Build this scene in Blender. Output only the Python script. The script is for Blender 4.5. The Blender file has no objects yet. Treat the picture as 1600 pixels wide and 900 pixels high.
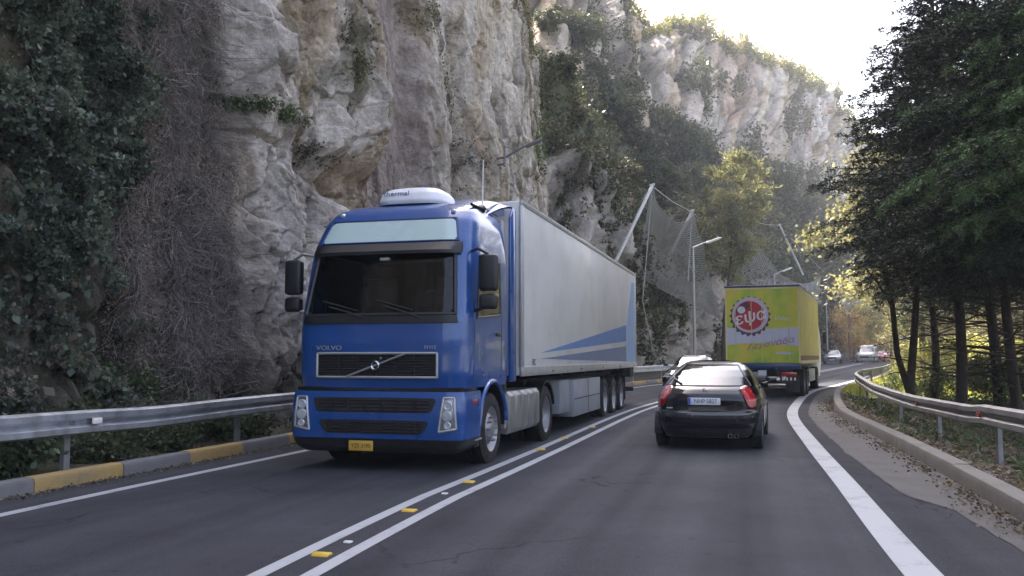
import bpy, bmesh, math, random
import numpy as np
from mathutils import Vector, Matrix

random.seed(11)
rng = np.random.default_rng(11)
PI = math.pi
R = math.radians
scene = bpy.context.scene
COL = scene.collection

# ------------------------------------------------------------------ camera
FPX = 1397.0                      # focal length in pixels of a 1600 px wide frame
PITCH = math.atan(107.0 / FPX)
EYE = 1.54
cam_data = bpy.data.cameras.new("Camera")
cam_data.sensor_width = 36.0
cam_data.lens = 36.0 * FPX / 1600.0
cam_data.clip_start = 0.1
cam_data.clip_end = 6000.0
cam = bpy.data.objects.new("Camera", cam_data)
cam.location = (0, 0, EYE)
cam.rotation_euler = (PI / 2 + PITCH, 0, 0)
COL.objects.link(cam)
scene.camera = cam

# ------------------------------------------------------------------ light
SUN_AZ, SUN_EL = R(-26.0), R(47.0)
sun_dir = Vector((math.sin(SUN_AZ) * math.cos(SUN_EL), math.cos(SUN_AZ) * math.cos(SUN_EL), math.sin(SUN_EL)))
world = bpy.data.worlds.new("World")
scene.world = world
world.use_nodes = True
wn = world.node_tree.nodes
wl = world.node_tree.links
bg = wn.get("Background") or wn.new("ShaderNodeBackground")
sky = wn.new("ShaderNodeTexSky")
sky.sky_type = 'NISHITA'
sky.sun_disc = False
sky.sun_elevation = SUN_EL
sky.sun_rotation = SUN_AZ
sky.air_density = 1.0
sky.dust_density = 7.0
sky.ozone_density = 1.0
hs = wn.new("ShaderNodeHueSaturation")        # thin high haze takes some of the blue out of the sky
hs.inputs["Saturation"].default_value = 0.74
hs.inputs["Value"].default_value = 1.0
wl.new(sky.outputs["Color"], hs.inputs["Color"])
tintn = wn.new("ShaderNodeVectorMath"); tintn.operation = 'MULTIPLY'; tintn.inputs[1].default_value = (1.0, 0.985, 1.045)
wl.new(hs.outputs["Color"], tintn.inputs[0])
wl.new(tintn.outputs[0], bg.inputs["Color"])
bg.inputs["Strength"].default_value = 0.15
sun_data = bpy.data.lights.new("sun", 'SUN')
sun_data.energy = 4.5
sun_data.angle = R(0.53)
sun_data.color = (1.0, 0.95, 0.86)
sun = bpy.data.objects.new("sun", sun_data)
sun.rotation_euler = sun_dir.to_track_quat('Z', 'Y').to_euler()
sun.location = (0, 0, 80)
COL.objects.link(sun)
scene.view_settings.view_transform = 'Standard'
scene.view_settings.look = 'None'
scene.view_settings.gamma = 1.0
scene.view_settings.use_curve_mapping = False
scene.view_settings.exposure = 2.2
scene.cycles.max_bounces = 8
scene.cycles.transparent_max_bounces = 12
scene.cycles.caustics_reflective = False
scene.cycles.caustics_refractive = False
scene.cycles.use_denoising = True

# ------------------------------------------------------------------ tags and mesh helpers
def tag(o, label=None, cat=None, group=None, kind=None):
    if label: o["label"] = label
    if cat: o["category"] = cat
    if group: o["group"] = group
    if kind: o["kind"] = kind
    return o

def empty(name, loc, rz=0.0, label=None, cat=None, group=None):
    o = bpy.data.objects.new(name, None)
    o.location = loc
    o.rotation_euler = (0, 0, rz)
    o.empty_display_size = 0.3
    COL.objects.link(o)
    return tag(o, label, cat, group)

def npmesh(name, V, Q, mat, parent=None, smooth=False, cols=None, uv=None):
    V = np.ascontiguousarray(V, dtype=np.float32)
    Q = np.ascontiguousarray(Q, dtype=np.int32)
    me = bpy.data.meshes.new(name)
    n = Q.shape[1]
    me.vertices.add(len(V)); me.vertices.foreach_set("co", V.ravel())
    me.loops.add(Q.size); me.loops.foreach_set("vertex_index", Q.ravel())
    me.polygons.add(len(Q)); me.polygons.foreach_set("loop_start", np.arange(0, Q.size, n, dtype=np.int32))
    if smooth:
        me.polygons.foreach_set("use_smooth", np.ones(len(Q), dtype=bool))
    me.update(calc_edges=True)
    if cols is not None:
        a = me.color_attributes.new("tint", 'FLOAT_COLOR', 'POINT')
        c = np.ones((len(V), 4), dtype=np.float32); c[:, :3] = cols
        a.data.foreach_set("color", c.ravel())
    if uv is not None:
        l = me.uv_layers.new(name="UVMap")
        l.data.foreach_set("uv", np.ascontiguousarray(uv[Q.ravel()], dtype=np.float32).ravel())
    me.materials.append(mat)
    o = bpy.data.objects.new(name, me)
    COL.objects.link(o)
    if parent: o.parent = parent
    return o

def grid_faces(nu, nv):
    i = np.arange(nu - 1)[:, None] * nv + np.arange(nv - 1)[None, :]
    i = i.ravel()
    return np.stack([i, i + nv, i + nv + 1, i + 1], axis=1)

class MB:
    """collects shapes, links them as one mesh"""
    def __init__(s): s.v = []; s.f = []
    def add(s, V, Fs):
        b = len(s.v); s.v += [tuple(p) for p in V]; s.f += [tuple(b + i for i in f) for f in Fs]; return s
    def box(s, c, d, rz=0.0, rx=0.0, ry=0.0):
        M = Matrix.Rotation(rz, 3, 'Z') @ Matrix.Rotation(ry, 3, 'Y') @ Matrix.Rotation(rx, 3, 'X')
        V = [Vector(c) + M @ Vector((x * d[0] / 2, y * d[1] / 2, z * d[2] / 2)) for x in (-1, 1) for y in (-1, 1) for z in (-1, 1)]
        return s.add(V, [(0, 1, 3, 2), (4, 6, 7, 5), (0, 4, 5, 1), (2, 3, 7, 6), (0, 2, 6, 4), (1, 5, 7, 3)])
    def bbox(s, a, b):
        return s.box([(a[i] + b[i]) / 2 for i in range(3)], [abs(b[i] - a[i]) for i in range(3)])
    def tube(s, pts, rad, n=8, caps=True):
        pts = [Vector(p) for p in pts]
        if not hasattr(rad, '__len__'): rad = [rad] * len(pts)
        V = []; Fs = []
        up = None
        for i, p in enumerate(pts):
            t = (pts[min(i + 1, len(pts) - 1)] - pts[max(i - 1, 0)])
            t = t.normalized() if t.length > 1e-9 else Vector((0, 0, 1))
            if up is None:
                up = Vector((0, 0, 1)) if abs(t.z) < .9 else Vector((1, 0, 0))
            a = t.cross(up).normalized(); b = a.cross(t).normalized(); up = b
            for k in range(n):
                an = 2 * PI * k / n
                V.append(p + (a * math.cos(an) + b * math.sin(an)) * rad[i])
        for i in range(len(pts) - 1):
            for k in range(n):
                k2 = (k + 1) % n
                Fs.append((i * n + k, i * n + k2, (i + 1) * n + k2, (i + 1) * n + k))
        if caps:
            Fs.append(tuple(range(n))[::-1]); Fs.append(tuple((len(pts) - 1) * n + k for k in range(n)))
        return s.add(V, Fs)
    def lathe(s, c, prof, axis='x', n=28, close=False):
        """prof: (radius, along) points; revolved about an axis through c"""
        V = []; Fs = []
        m = len(prof)
        for r, a in prof:
            for k in range(n):
                an = 2 * PI * k / n
                cs, sn = r * math.cos(an), r * math.sin(an)
                if axis == 'x': p = (c[0] + a, c[1] + cs, c[2] + sn)
                elif axis == 'y': p = (c[0] + sn, c[1] + a, c[2] + cs)
                else: p = (c[0] + cs, c[1] + sn, c[2] + a)
                V.append(p)
        for i in range(m - 1 if not close else m):
            j = (i + 1) % m
            for k in range(n):
                k2 = (k + 1) % n
                Fs.append((i * n + k, i * n + k2, j * n + k2, j * n + k))
        return s.add(V, Fs)
    def prism(s, poly, a0, a1, axis='x'):
        """poly in the two other axes, extruded along axis from a0 to a1"""
        def P(u, v, a):
            return {'x': (a, u, v), 'y': (u, a, v), 'z': (u, v, a)}[axis]
        n = len(poly)
        V = [P(u, v, a0) for u, v in poly] + [P(u, v, a1) for u, v in poly]
        Fs = [tuple(range(n))[::-1], tuple(range(n, 2 * n))]
        Fs += [(i, (i + 1) % n, n + (i + 1) % n, n + i) for i in range(n)]
        return s.add(V, Fs)
    def build(s, name, mat, parent=None, bevel=0.0, smooth=False, seg=2):
        me = bpy.data.meshes.new(name)
        me.from_pydata(s.v, [], s.f)
        bm = bmesh.new(); bm.from_mesh(me)
        bmesh.ops.recalc_face_normals(bm, faces=bm.faces)
        if bevel > 0:
            ed = [e for e in bm.edges if len(e.link_faces) == 2 and e.calc_face_angle(0) > 0.6]
            bmesh.ops.bevel(bm, geom=ed, offset=bevel, segments=seg, affect='EDGES', profile=0.5, clamp_overlap=True)
        if smooth or bevel > 0:
            for f in bm.faces: f.smooth = True
            for e in bm.edges:
                if len(e.link_faces) == 2 and e.calc_face_angle(0) > R(38): e.smooth = False
        bm.to_mesh(me); bm.free()
        me.materials.append(mat)
        o = bpy.data.objects.new(name, me)
        COL.objects.link(o)
        if parent: o.parent = parent
        return o

def copy_tree(o, parent=None):
    c = o.copy(); COL.objects.link(c)
    if parent: c.parent = parent
    for ch in list(o.children): copy_tree(ch, c)
    return c

def text_mesh(name, body, size, mat, M, parent=None, shear=0.0, depth=0.004, sx=1.0):
    cu = bpy.data.curves.new(name, 'FONT')
    cu.body = body; cu.size = size; cu.extrude = depth; cu.shear = shear
    cu.align_x = 'CENTER'; cu.align_y = 'CENTER'
    t = bpy.data.objects.new(name + "_src", cu)
    COL.objects.link(t)
    dg = bpy.context.evaluated_depsgraph_get()
    me = bpy.data.meshes.new_from_object(t.evaluated_get(dg))
    bpy.data.objects.remove(t)
    bpy.data.curves.remove(cu)
    me.transform(Matrix.Diagonal((sx, 1, 1, 1)))
    me.transform(M)
    me.materials.clear(); me.materials.append(mat)
    me.name = name
    o = bpy.data.objects.new(name, me)
    COL.objects.link(o)
    if parent: o.parent = parent
    return o

# ------------------------------------------------------------------ noise in numpy
def _h(ix, iy, seed):
    ix = ix.astype(np.int64); iy = iy.astype(np.int64)
    n = (ix * 374761393 + iy * 668265263 + seed * 2147483647) & 0xFFFFFFFF
    n = ((n ^ (n >> 13)) * 1274126177) & 0xFFFFFFFF
    n = n ^ (n >> 16)
    n = (n * 2246822519) & 0xFFFFFFFF
    n = n ^ (n >> 15)
    return (n & 0xFFFFFF) / float(0x1000000)

def vnoise(x, y, seed=0):
    ix = np.floor(x); iy = np.floor(y); fx = x - ix; fy = y - iy
    fx = fx * fx * fx * (fx * (fx * 6 - 15) + 10); fy = fy * fy * fy * (fy * (fy * 6 - 15) + 10)
    a = _h(ix, iy, seed); b = _h(ix + 1, iy, seed); c = _h(ix, iy + 1, seed); d = _h(ix + 1, iy + 1, seed)
    return (a * (1 - fx) + b * fx) * (1 - fy) + (c * (1 - fx) + d * fx) * fy

def fbm(x, y, seed=0, oct=4, gain=0.5):
    s = 0; a = 1; t = 0
    for k in range(oct):
        s = s + a * vnoise(x * 2 ** k + 17.3 * k, y * 2 ** k + 9.1 * k, seed + k); t += a; a *= gain
    return s / t

def facets(x, y, seed=0, tilt=1.0, step=0.6):
    """each Voronoi cell is a tilted plane: chiselled rock. Returns height and distance to the border"""
    ix = np.floor(x); iy = np.floor(y)
    best = np.full(x.shape, 9.0); sec = np.full(x.shape, 9.0); hh = np.zeros(x.shape)
    for dx in (-1, 0, 1):
        for dy in (-1, 0, 1):
            cx = ix + dx; cy = iy + dy
            px = cx + _h(cx, cy, seed); py = cy + _h(cx, cy, seed + 5)
            ddx = x - px; ddy = y - py
            d = ddx * ddx + ddy * ddy
            gx = _h(cx, cy, seed + 9) - .5; gy = _h(cx, cy, seed + 13) - .5
            h = (_h(cx, cy, seed + 21) - .5) * step + (gx * ddx + gy * ddy) * tilt
            m = d < best
            sec = np.where(m, best, np.minimum(sec, d))
            hh = np.where(m, h, hh)
            best = np.where(m, d, best)
    return hh, np.sqrt(sec) - np.sqrt(best)

def sstep(a, b, x):
    t = np.clip((x - a) / (b - a), 0, 1)
    return t * t * (3 - 2 * t)

# ------------------------------------------------------------------ pixel of the photograph -> place in the scene
def at(px, py, d):
    X = (px - 800.0) / FPX; Y = (450.0 - py) / FPX
    ry = math.cos(PITCH) - Y * math.sin(PITCH); rz = math.sin(PITCH) + Y * math.cos(PITCH)
    k = d / ry
    return Vector((X * k, d, EYE + rz * k))

# ------------------------------------------------------------------ materials
def new_mat(name):
    m = bpy.data.materials.new(name); m.use_nodes = True
    nt = m.node_tree; nt.nodes.clear()
    out = nt.nodes.new("ShaderNodeOutputMaterial")
    return m, nt, out

def principled(name, col, rough=0.5, metal=0.0, var=0.12, scale=6.0, bump=0.0, bscale=60.0, coat=0.0, spec=0.5, dirt=None, dirt_amt=0.0, dirt_scale=2.0, rvar=0.1):
    m, nt, out = new_mat(name)
    b = nt.nodes.new("ShaderNodeBsdfPrincipled")
    nt.links.new(b.outputs[0], out.inputs[0])
    tc = nt.nodes.new("ShaderNodeTexCoord")
    n = nt.nodes.new("ShaderNodeTexNoise"); n.inputs["Scale"].default_value = scale; n.inputs["Detail"].default_value = 5
    nt.links.new(tc.outputs["Object"], n.inputs["Vector"])
    mx = nt.nodes.new("ShaderNodeMix"); mx.data_type = 'RGBA'
    mx.inputs["A"].default_value = (*[c * (1 - var) for c in col], 1)
    mx.inputs["B"].default_value = (*[min(1, c * (1 + var)) for c in col], 1)
    nt.links.new(n.outputs["Fac"], mx.inputs["Factor"])
    last = mx.outputs["Result"]
    if dirt:
        n2 = nt.nodes.new("ShaderNodeTexNoise"); n2.inputs["Scale"].default_value = dirt_scale; n2.inputs["Detail"].default_value = 8; n2.inputs["Roughness"].default_value = .65
        nt.links.new(tc.outputs["Object"], n2.inputs["Vector"])
        mr = nt.nodes.new("ShaderNodeMapRange"); mr.inputs["From Min"].default_value = .45; mr.inputs["From Max"].default_value = .75
        mr.inputs["To Max"].default_value = dirt_amt
        nt.links.new(n2.outputs["Fac"], mr.inputs["Value"])
        m2 = nt.nodes.new("ShaderNodeMix"); m2.data_type = 'RGBA'
        nt.links.new(mr.outputs[0], m2.inputs["Factor"]); nt.links.new(last, m2.inputs["A"])
        m2.inputs["B"].default_value = (*dirt, 1)
        last = m2.outputs["Result"]
    nt.links.new(last, b.inputs["Base Color"])
    mrr = nt.nodes.new("ShaderNodeMapRange")
    mrr.inputs["To Min"].default_value = max(0, rough - rvar); mrr.inputs["To Max"].default_value = min(1, rough + rvar)
    nt.links.new(n.outputs["Fac"], mrr.inputs["Value"]); nt.links.new(mrr.outputs[0], b.inputs["Roughness"])
    b.inputs["Metallic"].default_value = metal
    b.inputs["Coat Weight"].default_value = coat
    b.inputs["Coat Roughness"].default_value = 0.04
    b.inputs["Specular IOR Level"].default_value = spec
    if bump > 0:
        n3 = nt.nodes.new("ShaderNodeTexNoise"); n3.inputs["Scale"].default_value = bscale; n3.inputs["Detail"].default_value = 6
        nt.links.new(tc.outputs["Object"], n3.inputs["Vector"])
        bp = nt.nodes.new("ShaderNodeBump"); bp.inputs["Strength"].default_value = bump; bp.inputs["Distance"].default_value = .02
        nt.links.new(n3.outputs["Fac"], bp.inputs["Height"]); nt.links.new(bp.outputs[0], b.inputs["Normal"])
    return m

def glass_mat(name, tint, ior=1.6, rough=0.03, dark=0.0):
    """tinted pane: sees through to what is built behind it and mirrors the sky at a slant"""
    m, nt, out = new_mat(name)
    tr = nt.nodes.new("ShaderNodeBsdfTransparent"); tr.inputs["Color"].default_value = (*tint, 1)
    gl = nt.nodes.new("ShaderNodeBsdfGlossy"); gl.inputs["Roughness"].default_value = rough
    fr = nt.nodes.new("ShaderNodeFresnel"); fr.inputs["IOR"].default_value = ior
    geo = nt.nodes.new("ShaderNodeNewGeometry")
    inv = nt.nodes.new("ShaderNodeMath"); inv.operation = 'SUBTRACT'; inv.inputs[0].default_value = 1.0
    nt.links.new(geo.outputs["Backfacing"], inv.inputs[1])
    mu = nt.nodes.new("ShaderNodeMath"); mu.operation = 'MULTIPLY'
    nt.links.new(fr.outputs[0], mu.inputs[0]); nt.links.new(inv.outputs[0], mu.inputs[1])
    mx = nt.nodes.new("ShaderNodeMixShader")
    nt.links.new(mu.outputs[0], mx.inputs[0]); nt.links.new(tr.outputs[0], mx.inputs[1]); nt.links.new(gl.outputs[0], mx.inputs[2])
    nt.links.new(mx.outputs[0], out.inputs[0])
    return m

def leaf_mat(name, trans=0.35, rough=0.5, gain=1.0):
    m, nt, out = new_mat(name)
    at_ = nt.nodes.new("ShaderNodeAttribute"); at_.attribute_name = "tint"
    d = nt.nodes.new("ShaderNodeBsdfPrincipled"); d.inputs["Roughness"].default_value = rough
    d.inputs["Specular IOR Level"].default_value = .35
    t = nt.nodes.new("ShaderNodeBsdfTranslucent")
    mu = nt.nodes.new("ShaderNodeMix"); mu.data_type = 'RGBA'; mu.blend_type = 'MULTIPLY'; mu.inputs["Factor"].default_value = 1
    nt.links.new(at_.outputs["Color"], mu.inputs["A"]); mu.inputs["B"].default_value = (1.35 * gain, 1.35 * gain, .95 * gain, 1)
    nt.links.new(at_.outputs["Color"], d.inputs["Base Color"]); nt.links.new(mu.outputs["Result"], t.inputs["Color"])
    mx = nt.nodes.new("ShaderNodeMixShader"); mx.inputs[0].default_value = trans
    nt.links.new(d.outputs[0], mx.inputs[1]); nt.links.new(t.outputs[0], mx.inputs[2]); nt.links.new(mx.outputs[0], out.inputs[0])
    return m

def rock_mat(name, s=1.0, bump=0.6, vor=.5):
    m, nt, out = new_mat(name)
    b = nt.nodes.new("ShaderNodeBsdfPrincipled"); b.inputs["Roughness"].default_value = .9; b.inputs["Specular IOR Level"].default_value = .2
    nt.links.new(b.outputs[0], out.inputs[0])
    geo = nt.nodes.new("ShaderNodeNewGeometry")
    at_ = nt.nodes.new("ShaderNodeAttribute"); at_.attribute_name = "tint"
    def noise(sc, det, rgh=.6, stretch=None):
        n = nt.nodes.new("ShaderNodeTexNoise"); n.inputs["Scale"].default_value = sc * s; n.inputs["Detail"].default_value = det; n.inputs["Roughness"].default_value = rgh
        if stretch:
            mp = nt.nodes.new("ShaderNodeMapping"); mp.inputs["Scale"].default_value = stretch
            nt.links.new(geo.outputs["Position"], mp.inputs["Vector"]); nt.links.new(mp.outputs[0], n.inputs["Vector"])
        else: nt.links.new(geo.outputs["Position"], n.inputs["Vector"])
        return n.outputs["Fac"]
    def ramp(f, a, b_, lo, hi):
        r = nt.nodes.new("ShaderNodeMapRange"); r.inputs["From Min"].default_value = a; r.inputs["From Max"].default_value = b_
        r.inputs["To Min"].default_value = lo; r.inputs["To Max"].default_value = hi
        nt.links.new(f, r.inputs["Value"]); return r.outputs[0]
    def mul(a, b_):
        n = nt.nodes.new("ShaderNodeMath"); n.operation = 'MULTIPLY'; nt.links.new(a, n.inputs[0]); nt.links.new(b_, n.inputs[1]); return n.outputs[0]
    v1 = ramp(noise(3.0, 9, .65), .3, .7, .72, 1.3)
    v2 = ramp(noise(1.1, 6, .6, (2.2, 2.2, .35)), .35, .65, .8, 1.2)
    v3 = ramp(noise(14.0, 6, .7), .35, .6, .82, 1.12)
    val = mul(mul(v1, v2), v3)
    mx = nt.nodes.new("ShaderNodeVectorMath"); mx.operation = 'SCALE'
    nt.links.new(at_.outputs["Color"], mx.inputs[0]); nt.links.new(val, mx.inputs["Scale"])
    nt.links.new(mx.outputs[0], b.inputs["Base Color"])
    vo = nt.nodes.new("ShaderNodeTexVoronoi"); vo.inputs["Scale"].default_value = 5.0 * s; vo.feature = 'F1'
    nw = nt.nodes.new("ShaderNodeTexNoise"); nw.inputs["Scale"].default_value = 2.5 * s; nw.inputs["Detail"].default_value = 4
    nt.links.new(geo.outputs["Position"], nw.inputs["Vector"])
    wv = nt.nodes.new("ShaderNodeVectorMath"); wv.operation = 'MULTIPLY_ADD'; wv.inputs[1].default_value = (.35, .35, .35)
    nt.links.new(geo.outputs["Position"], wv.inputs[2]); nt.links.new(nw.outputs["Color"], wv.inputs[0]); nt.links.new(wv.outputs[0], vo.inputs["Vector"])
    hh = nt.nodes.new("ShaderNodeMath"); hh.operation = 'MULTIPLY_ADD'; hh.inputs[1].default_value = .5
    nt.links.new(vo.outputs["Distance"], hh.inputs[0]); nt.links.new(noise(9.0, 9, .7), hh.inputs[2])
    bp = nt.nodes.new("ShaderNodeBump"); bp.inputs["Strength"].default_value = bump; bp.inputs["Distance"].default_value = .16 / s
    nt.links.new(hh.outputs[0], bp.inputs["Height"]); nt.links.new(bp.outputs[0], b.inputs["Normal"])
    return m

def asphalt_mat():
    m, nt, out = new_mat("asphalt")
    b = nt.nodes.new("ShaderNodeBsdfPrincipled"); nt.links.new(b.outputs[0], out.inputs[0])
    geo = nt.nodes.new("ShaderNodeNewGeometry"); uv = nt.nodes.new("ShaderNodeUVMap")
    def noise(src, sc, det, rgh=.6, st=None):
        n = nt.nodes.new("ShaderNodeTexNoise"); n.inputs["Scale"].default_value = sc; n.inputs["Detail"].default_value = det; n.inputs["Roughness"].default_value = rgh
        if st:
            mp = nt.nodes.new("ShaderNodeMapping"); mp.inputs["Scale"].default_value = st
            nt.links.new(src, mp.inputs["Vector"]); src = mp.outputs[0]
        nt.links.new(src, n.inputs["Vector"]); return n.outputs["Fac"]
    def ramp(f, a, b_, lo, hi):
        r = nt.nodes.new("ShaderNodeMapRange"); r.inputs["From Min"].default_value = a; r.inputs["From Max"].default_value = b_
        r.inputs["To Min"].default_value = lo; r.inputs["To Max"].default_value = hi
        nt.links.new(f, r.inputs["Value"]); return r.outputs[0]
    def mul(a, b_):
        n = nt.nodes.new("ShaderNodeMath"); n.operation = 'MULTIPLY'; nt.links.new(a, n.inputs[0]); nt.links.new(b_, n.inputs[1]); return n.outputs[0]
    f1 = mul(ramp(noise(geo.outputs["Position"], 260, 3, .8), .35, .65, .45, 1.6), ramp(noise(geo.outputs["Position"], 70, 2, .8), .35, .65, .8, 1.2))      # aggregate
    f2 = ramp(noise(geo.outputs["Position"], .7, 6), .3, .7, .82, 1.2)             # patches
    f3 = ramp(noise(uv.outputs[0], 1.0, 3, .5, (1.4, .02, 1)), .35, .65, .80, 1.22)  # wheel tracks along the lane
    vc = nt.nodes.new("ShaderNodeTexVoronoi"); vc.feature = 'DISTANCE_TO_EDGE'; vc.inputs["Scale"].default_value = .42
    wn_ = nt.nodes.new("ShaderNodeTexNoise"); wn_.inputs["Scale"].default_value = 1.6; wn_.inputs["Detail"].default_value = 7
    nt.links.new(geo.outputs["Position"], wn_.inputs["Vector"])
    wa = nt.nodes.new("ShaderNodeVectorMath"); wa.operation = 'MULTIPLY_ADD'; wa.inputs[1].default_value = (1.2, 1.2, 0)
    nt.links.new(wn_.outputs["Color"], wa.inputs[0]); nt.links.new(geo.outputs["Position"], wa.inputs[2]); nt.links.new(wa.outputs[0], vc.inputs["Vector"])
    crack = ramp(vc.outputs["Distance"], .0, .012, .45, 1.0)
    keep_ = ramp(noise(geo.outputs["Position"], .25, 2), .50, .56, 0, 1)      # cracks only in some stretches
    cm = nt.nodes.new("ShaderNodeMix"); cm.inputs["A"].default_value = 1.0
    nt.links.new(keep_, cm.inputs["Factor"]); nt.links.new(crack, cm.inputs["B"])
    spots = ramp(noise(geo.outputs["Position"], 7, 3, .5), .66, .72, 1.0, .72)
    v = mul(mul(mul(mul(f1, f2), f3), cm.outputs["Result"]), spots)
    sc = nt.nodes.new("ShaderNodeVectorMath"); sc.operation = 'SCALE'; sc.inputs[0].default_value = (.044, .0445, .051)
    nt.links.new(v, sc.inputs["Scale"]); nt.links.new(sc.outputs[0], b.inputs["Base Color"])
    nt.links.new(ramp(f3, .85, 1.18, .92, .80), b.inputs["Roughness"])
    b.inputs["Specular IOR Level"].default_value = .10
    bp = nt.nodes.new("ShaderNodeBump"); bp.inputs["Strength"].default_value = .35; bp.inputs["Distance"].default_value = .006
    nt.links.new(noise(geo.outputs["Position"], 190, 4, .8), bp.inputs["Height"]); nt.links.new(bp.outputs[0], b.inputs["Normal"])
    return m

def marking_mat(name, col, wear=0.75):
    """worn thermoplastic line: asphalt shows through in small specks"""
    m, nt, out = new_mat(name)
    b = nt.nodes.new("ShaderNodeBsdfPrincipled"); nt.links.new(b.outputs[0], out.inputs[0])
    geo = nt.nodes.new("ShaderNodeNewGeometry")
    n = nt.nodes.new("ShaderNodeTexNoise"); n.inputs["Scale"].default_value = 45; n.inputs["Detail"].default_value = 8; n.inputs["Roughness"].default_value = .75
    n2 = nt.nodes.new("ShaderNodeTexNoise"); n2.inputs["Scale"].default_value = 2.2; n2.inputs["Detail"].default_value = 5
    for k in (n, n2): nt.links.new(geo.outputs["Position"], k.inputs["Vector"])
    ad = nt.nodes.new("ShaderNodeMath"); ad.operation = 'ADD'; nt.links.new(n.outputs["Fac"], ad.inputs[0]); nt.links.new(n2.outputs["Fac"], ad.inputs[1])
    r = nt.nodes.new("ShaderNodeMapRange"); r.inputs["From Min"].default_value = 1.05; r.inputs["From Max"].default_value = 1.3; r.inputs["To Max"].default_value = wear
    nt.links.new(ad.outputs[0], r.inputs["Value"])
    mx = nt.nodes.new("ShaderNodeMix"); mx.data_type = 'RGBA'
    mx.inputs["A"].default_value = (*col, 1); mx.inputs["B"].default_value = (col[0] * .3, col[1] * .3, col[2] * .32, 1)
    nt.links.new(r.outputs[0], mx.inputs["Factor"]); nt.links.new(mx.outputs["Result"], b.inputs["Base Color"])
    b.inputs["Roughness"].default_value = .7
    return m

def soil_mat(name, c1, c2, c3, sc=1.0):
    m, nt, out = new_mat(name)
    b = nt.nodes.new("ShaderNodeBsdfPrincipled"); nt.links.new(b.outputs[0], out.inputs[0])
    geo = nt.nodes.new("ShaderNodeNewGeometry")
    n = nt.nodes.new("ShaderNodeTexNoise"); n.inputs["Scale"].default_value = 9 * sc; n.inputs["Detail"].default_value = 9; n.inputs["Roughness"].default_value = .7
    n2 = nt.nodes.new("ShaderNodeTexNoise"); n2.inputs["Scale"].default_value = 1.3 * sc; n2.inputs["Detail"].default_value = 5
    for k in (n, n2): nt.links.new(geo.outputs["Position"], k.inputs["Vector"])
    cr = nt.nodes.new("ShaderNodeValToRGB"); cr.color_ramp.elements[0].position = .35; cr.color_ramp.elements[0].color = (*c1, 1)
    cr.color_ramp.elements[1].position = .68; cr.color_ramp.elements[1].color = (*c2, 1)
    nt.links.new(n.outputs["Fac"], cr.inputs[0])
    r = nt.nodes.new("ShaderNodeMapRange"); r.inputs["From Min"].default_value = .45; r.inputs["From Max"].default_value = .62; nt.links.new(n2.outputs["Fac"], r.inputs["Value"])
    mx = nt.nodes.new("ShaderNodeMix"); mx.data_type = 'RGBA'; nt.links.new(r.outputs[0], mx.inputs["Factor"]); nt.links.new(cr.outputs[0], mx.inputs["A"]); mx.inputs["B"].default_value = (*c3, 1)
    nt.links.new(mx.outputs["Result"], b.inputs["Base Color"]); b.inputs["Roughness"].default_value = .95; b.inputs["Specular IOR Level"].default_value = .2
    bp = nt.nodes.new("ShaderNodeBump"); bp.inputs["Strength"].default_value = .8; bp.inputs["Distance"].default_value = .04
    nt.links.new(n.outputs["Fac"], bp.inputs["Height"]); nt.links.new(bp.outputs[0], b.inputs["Normal"])
    return m

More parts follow.
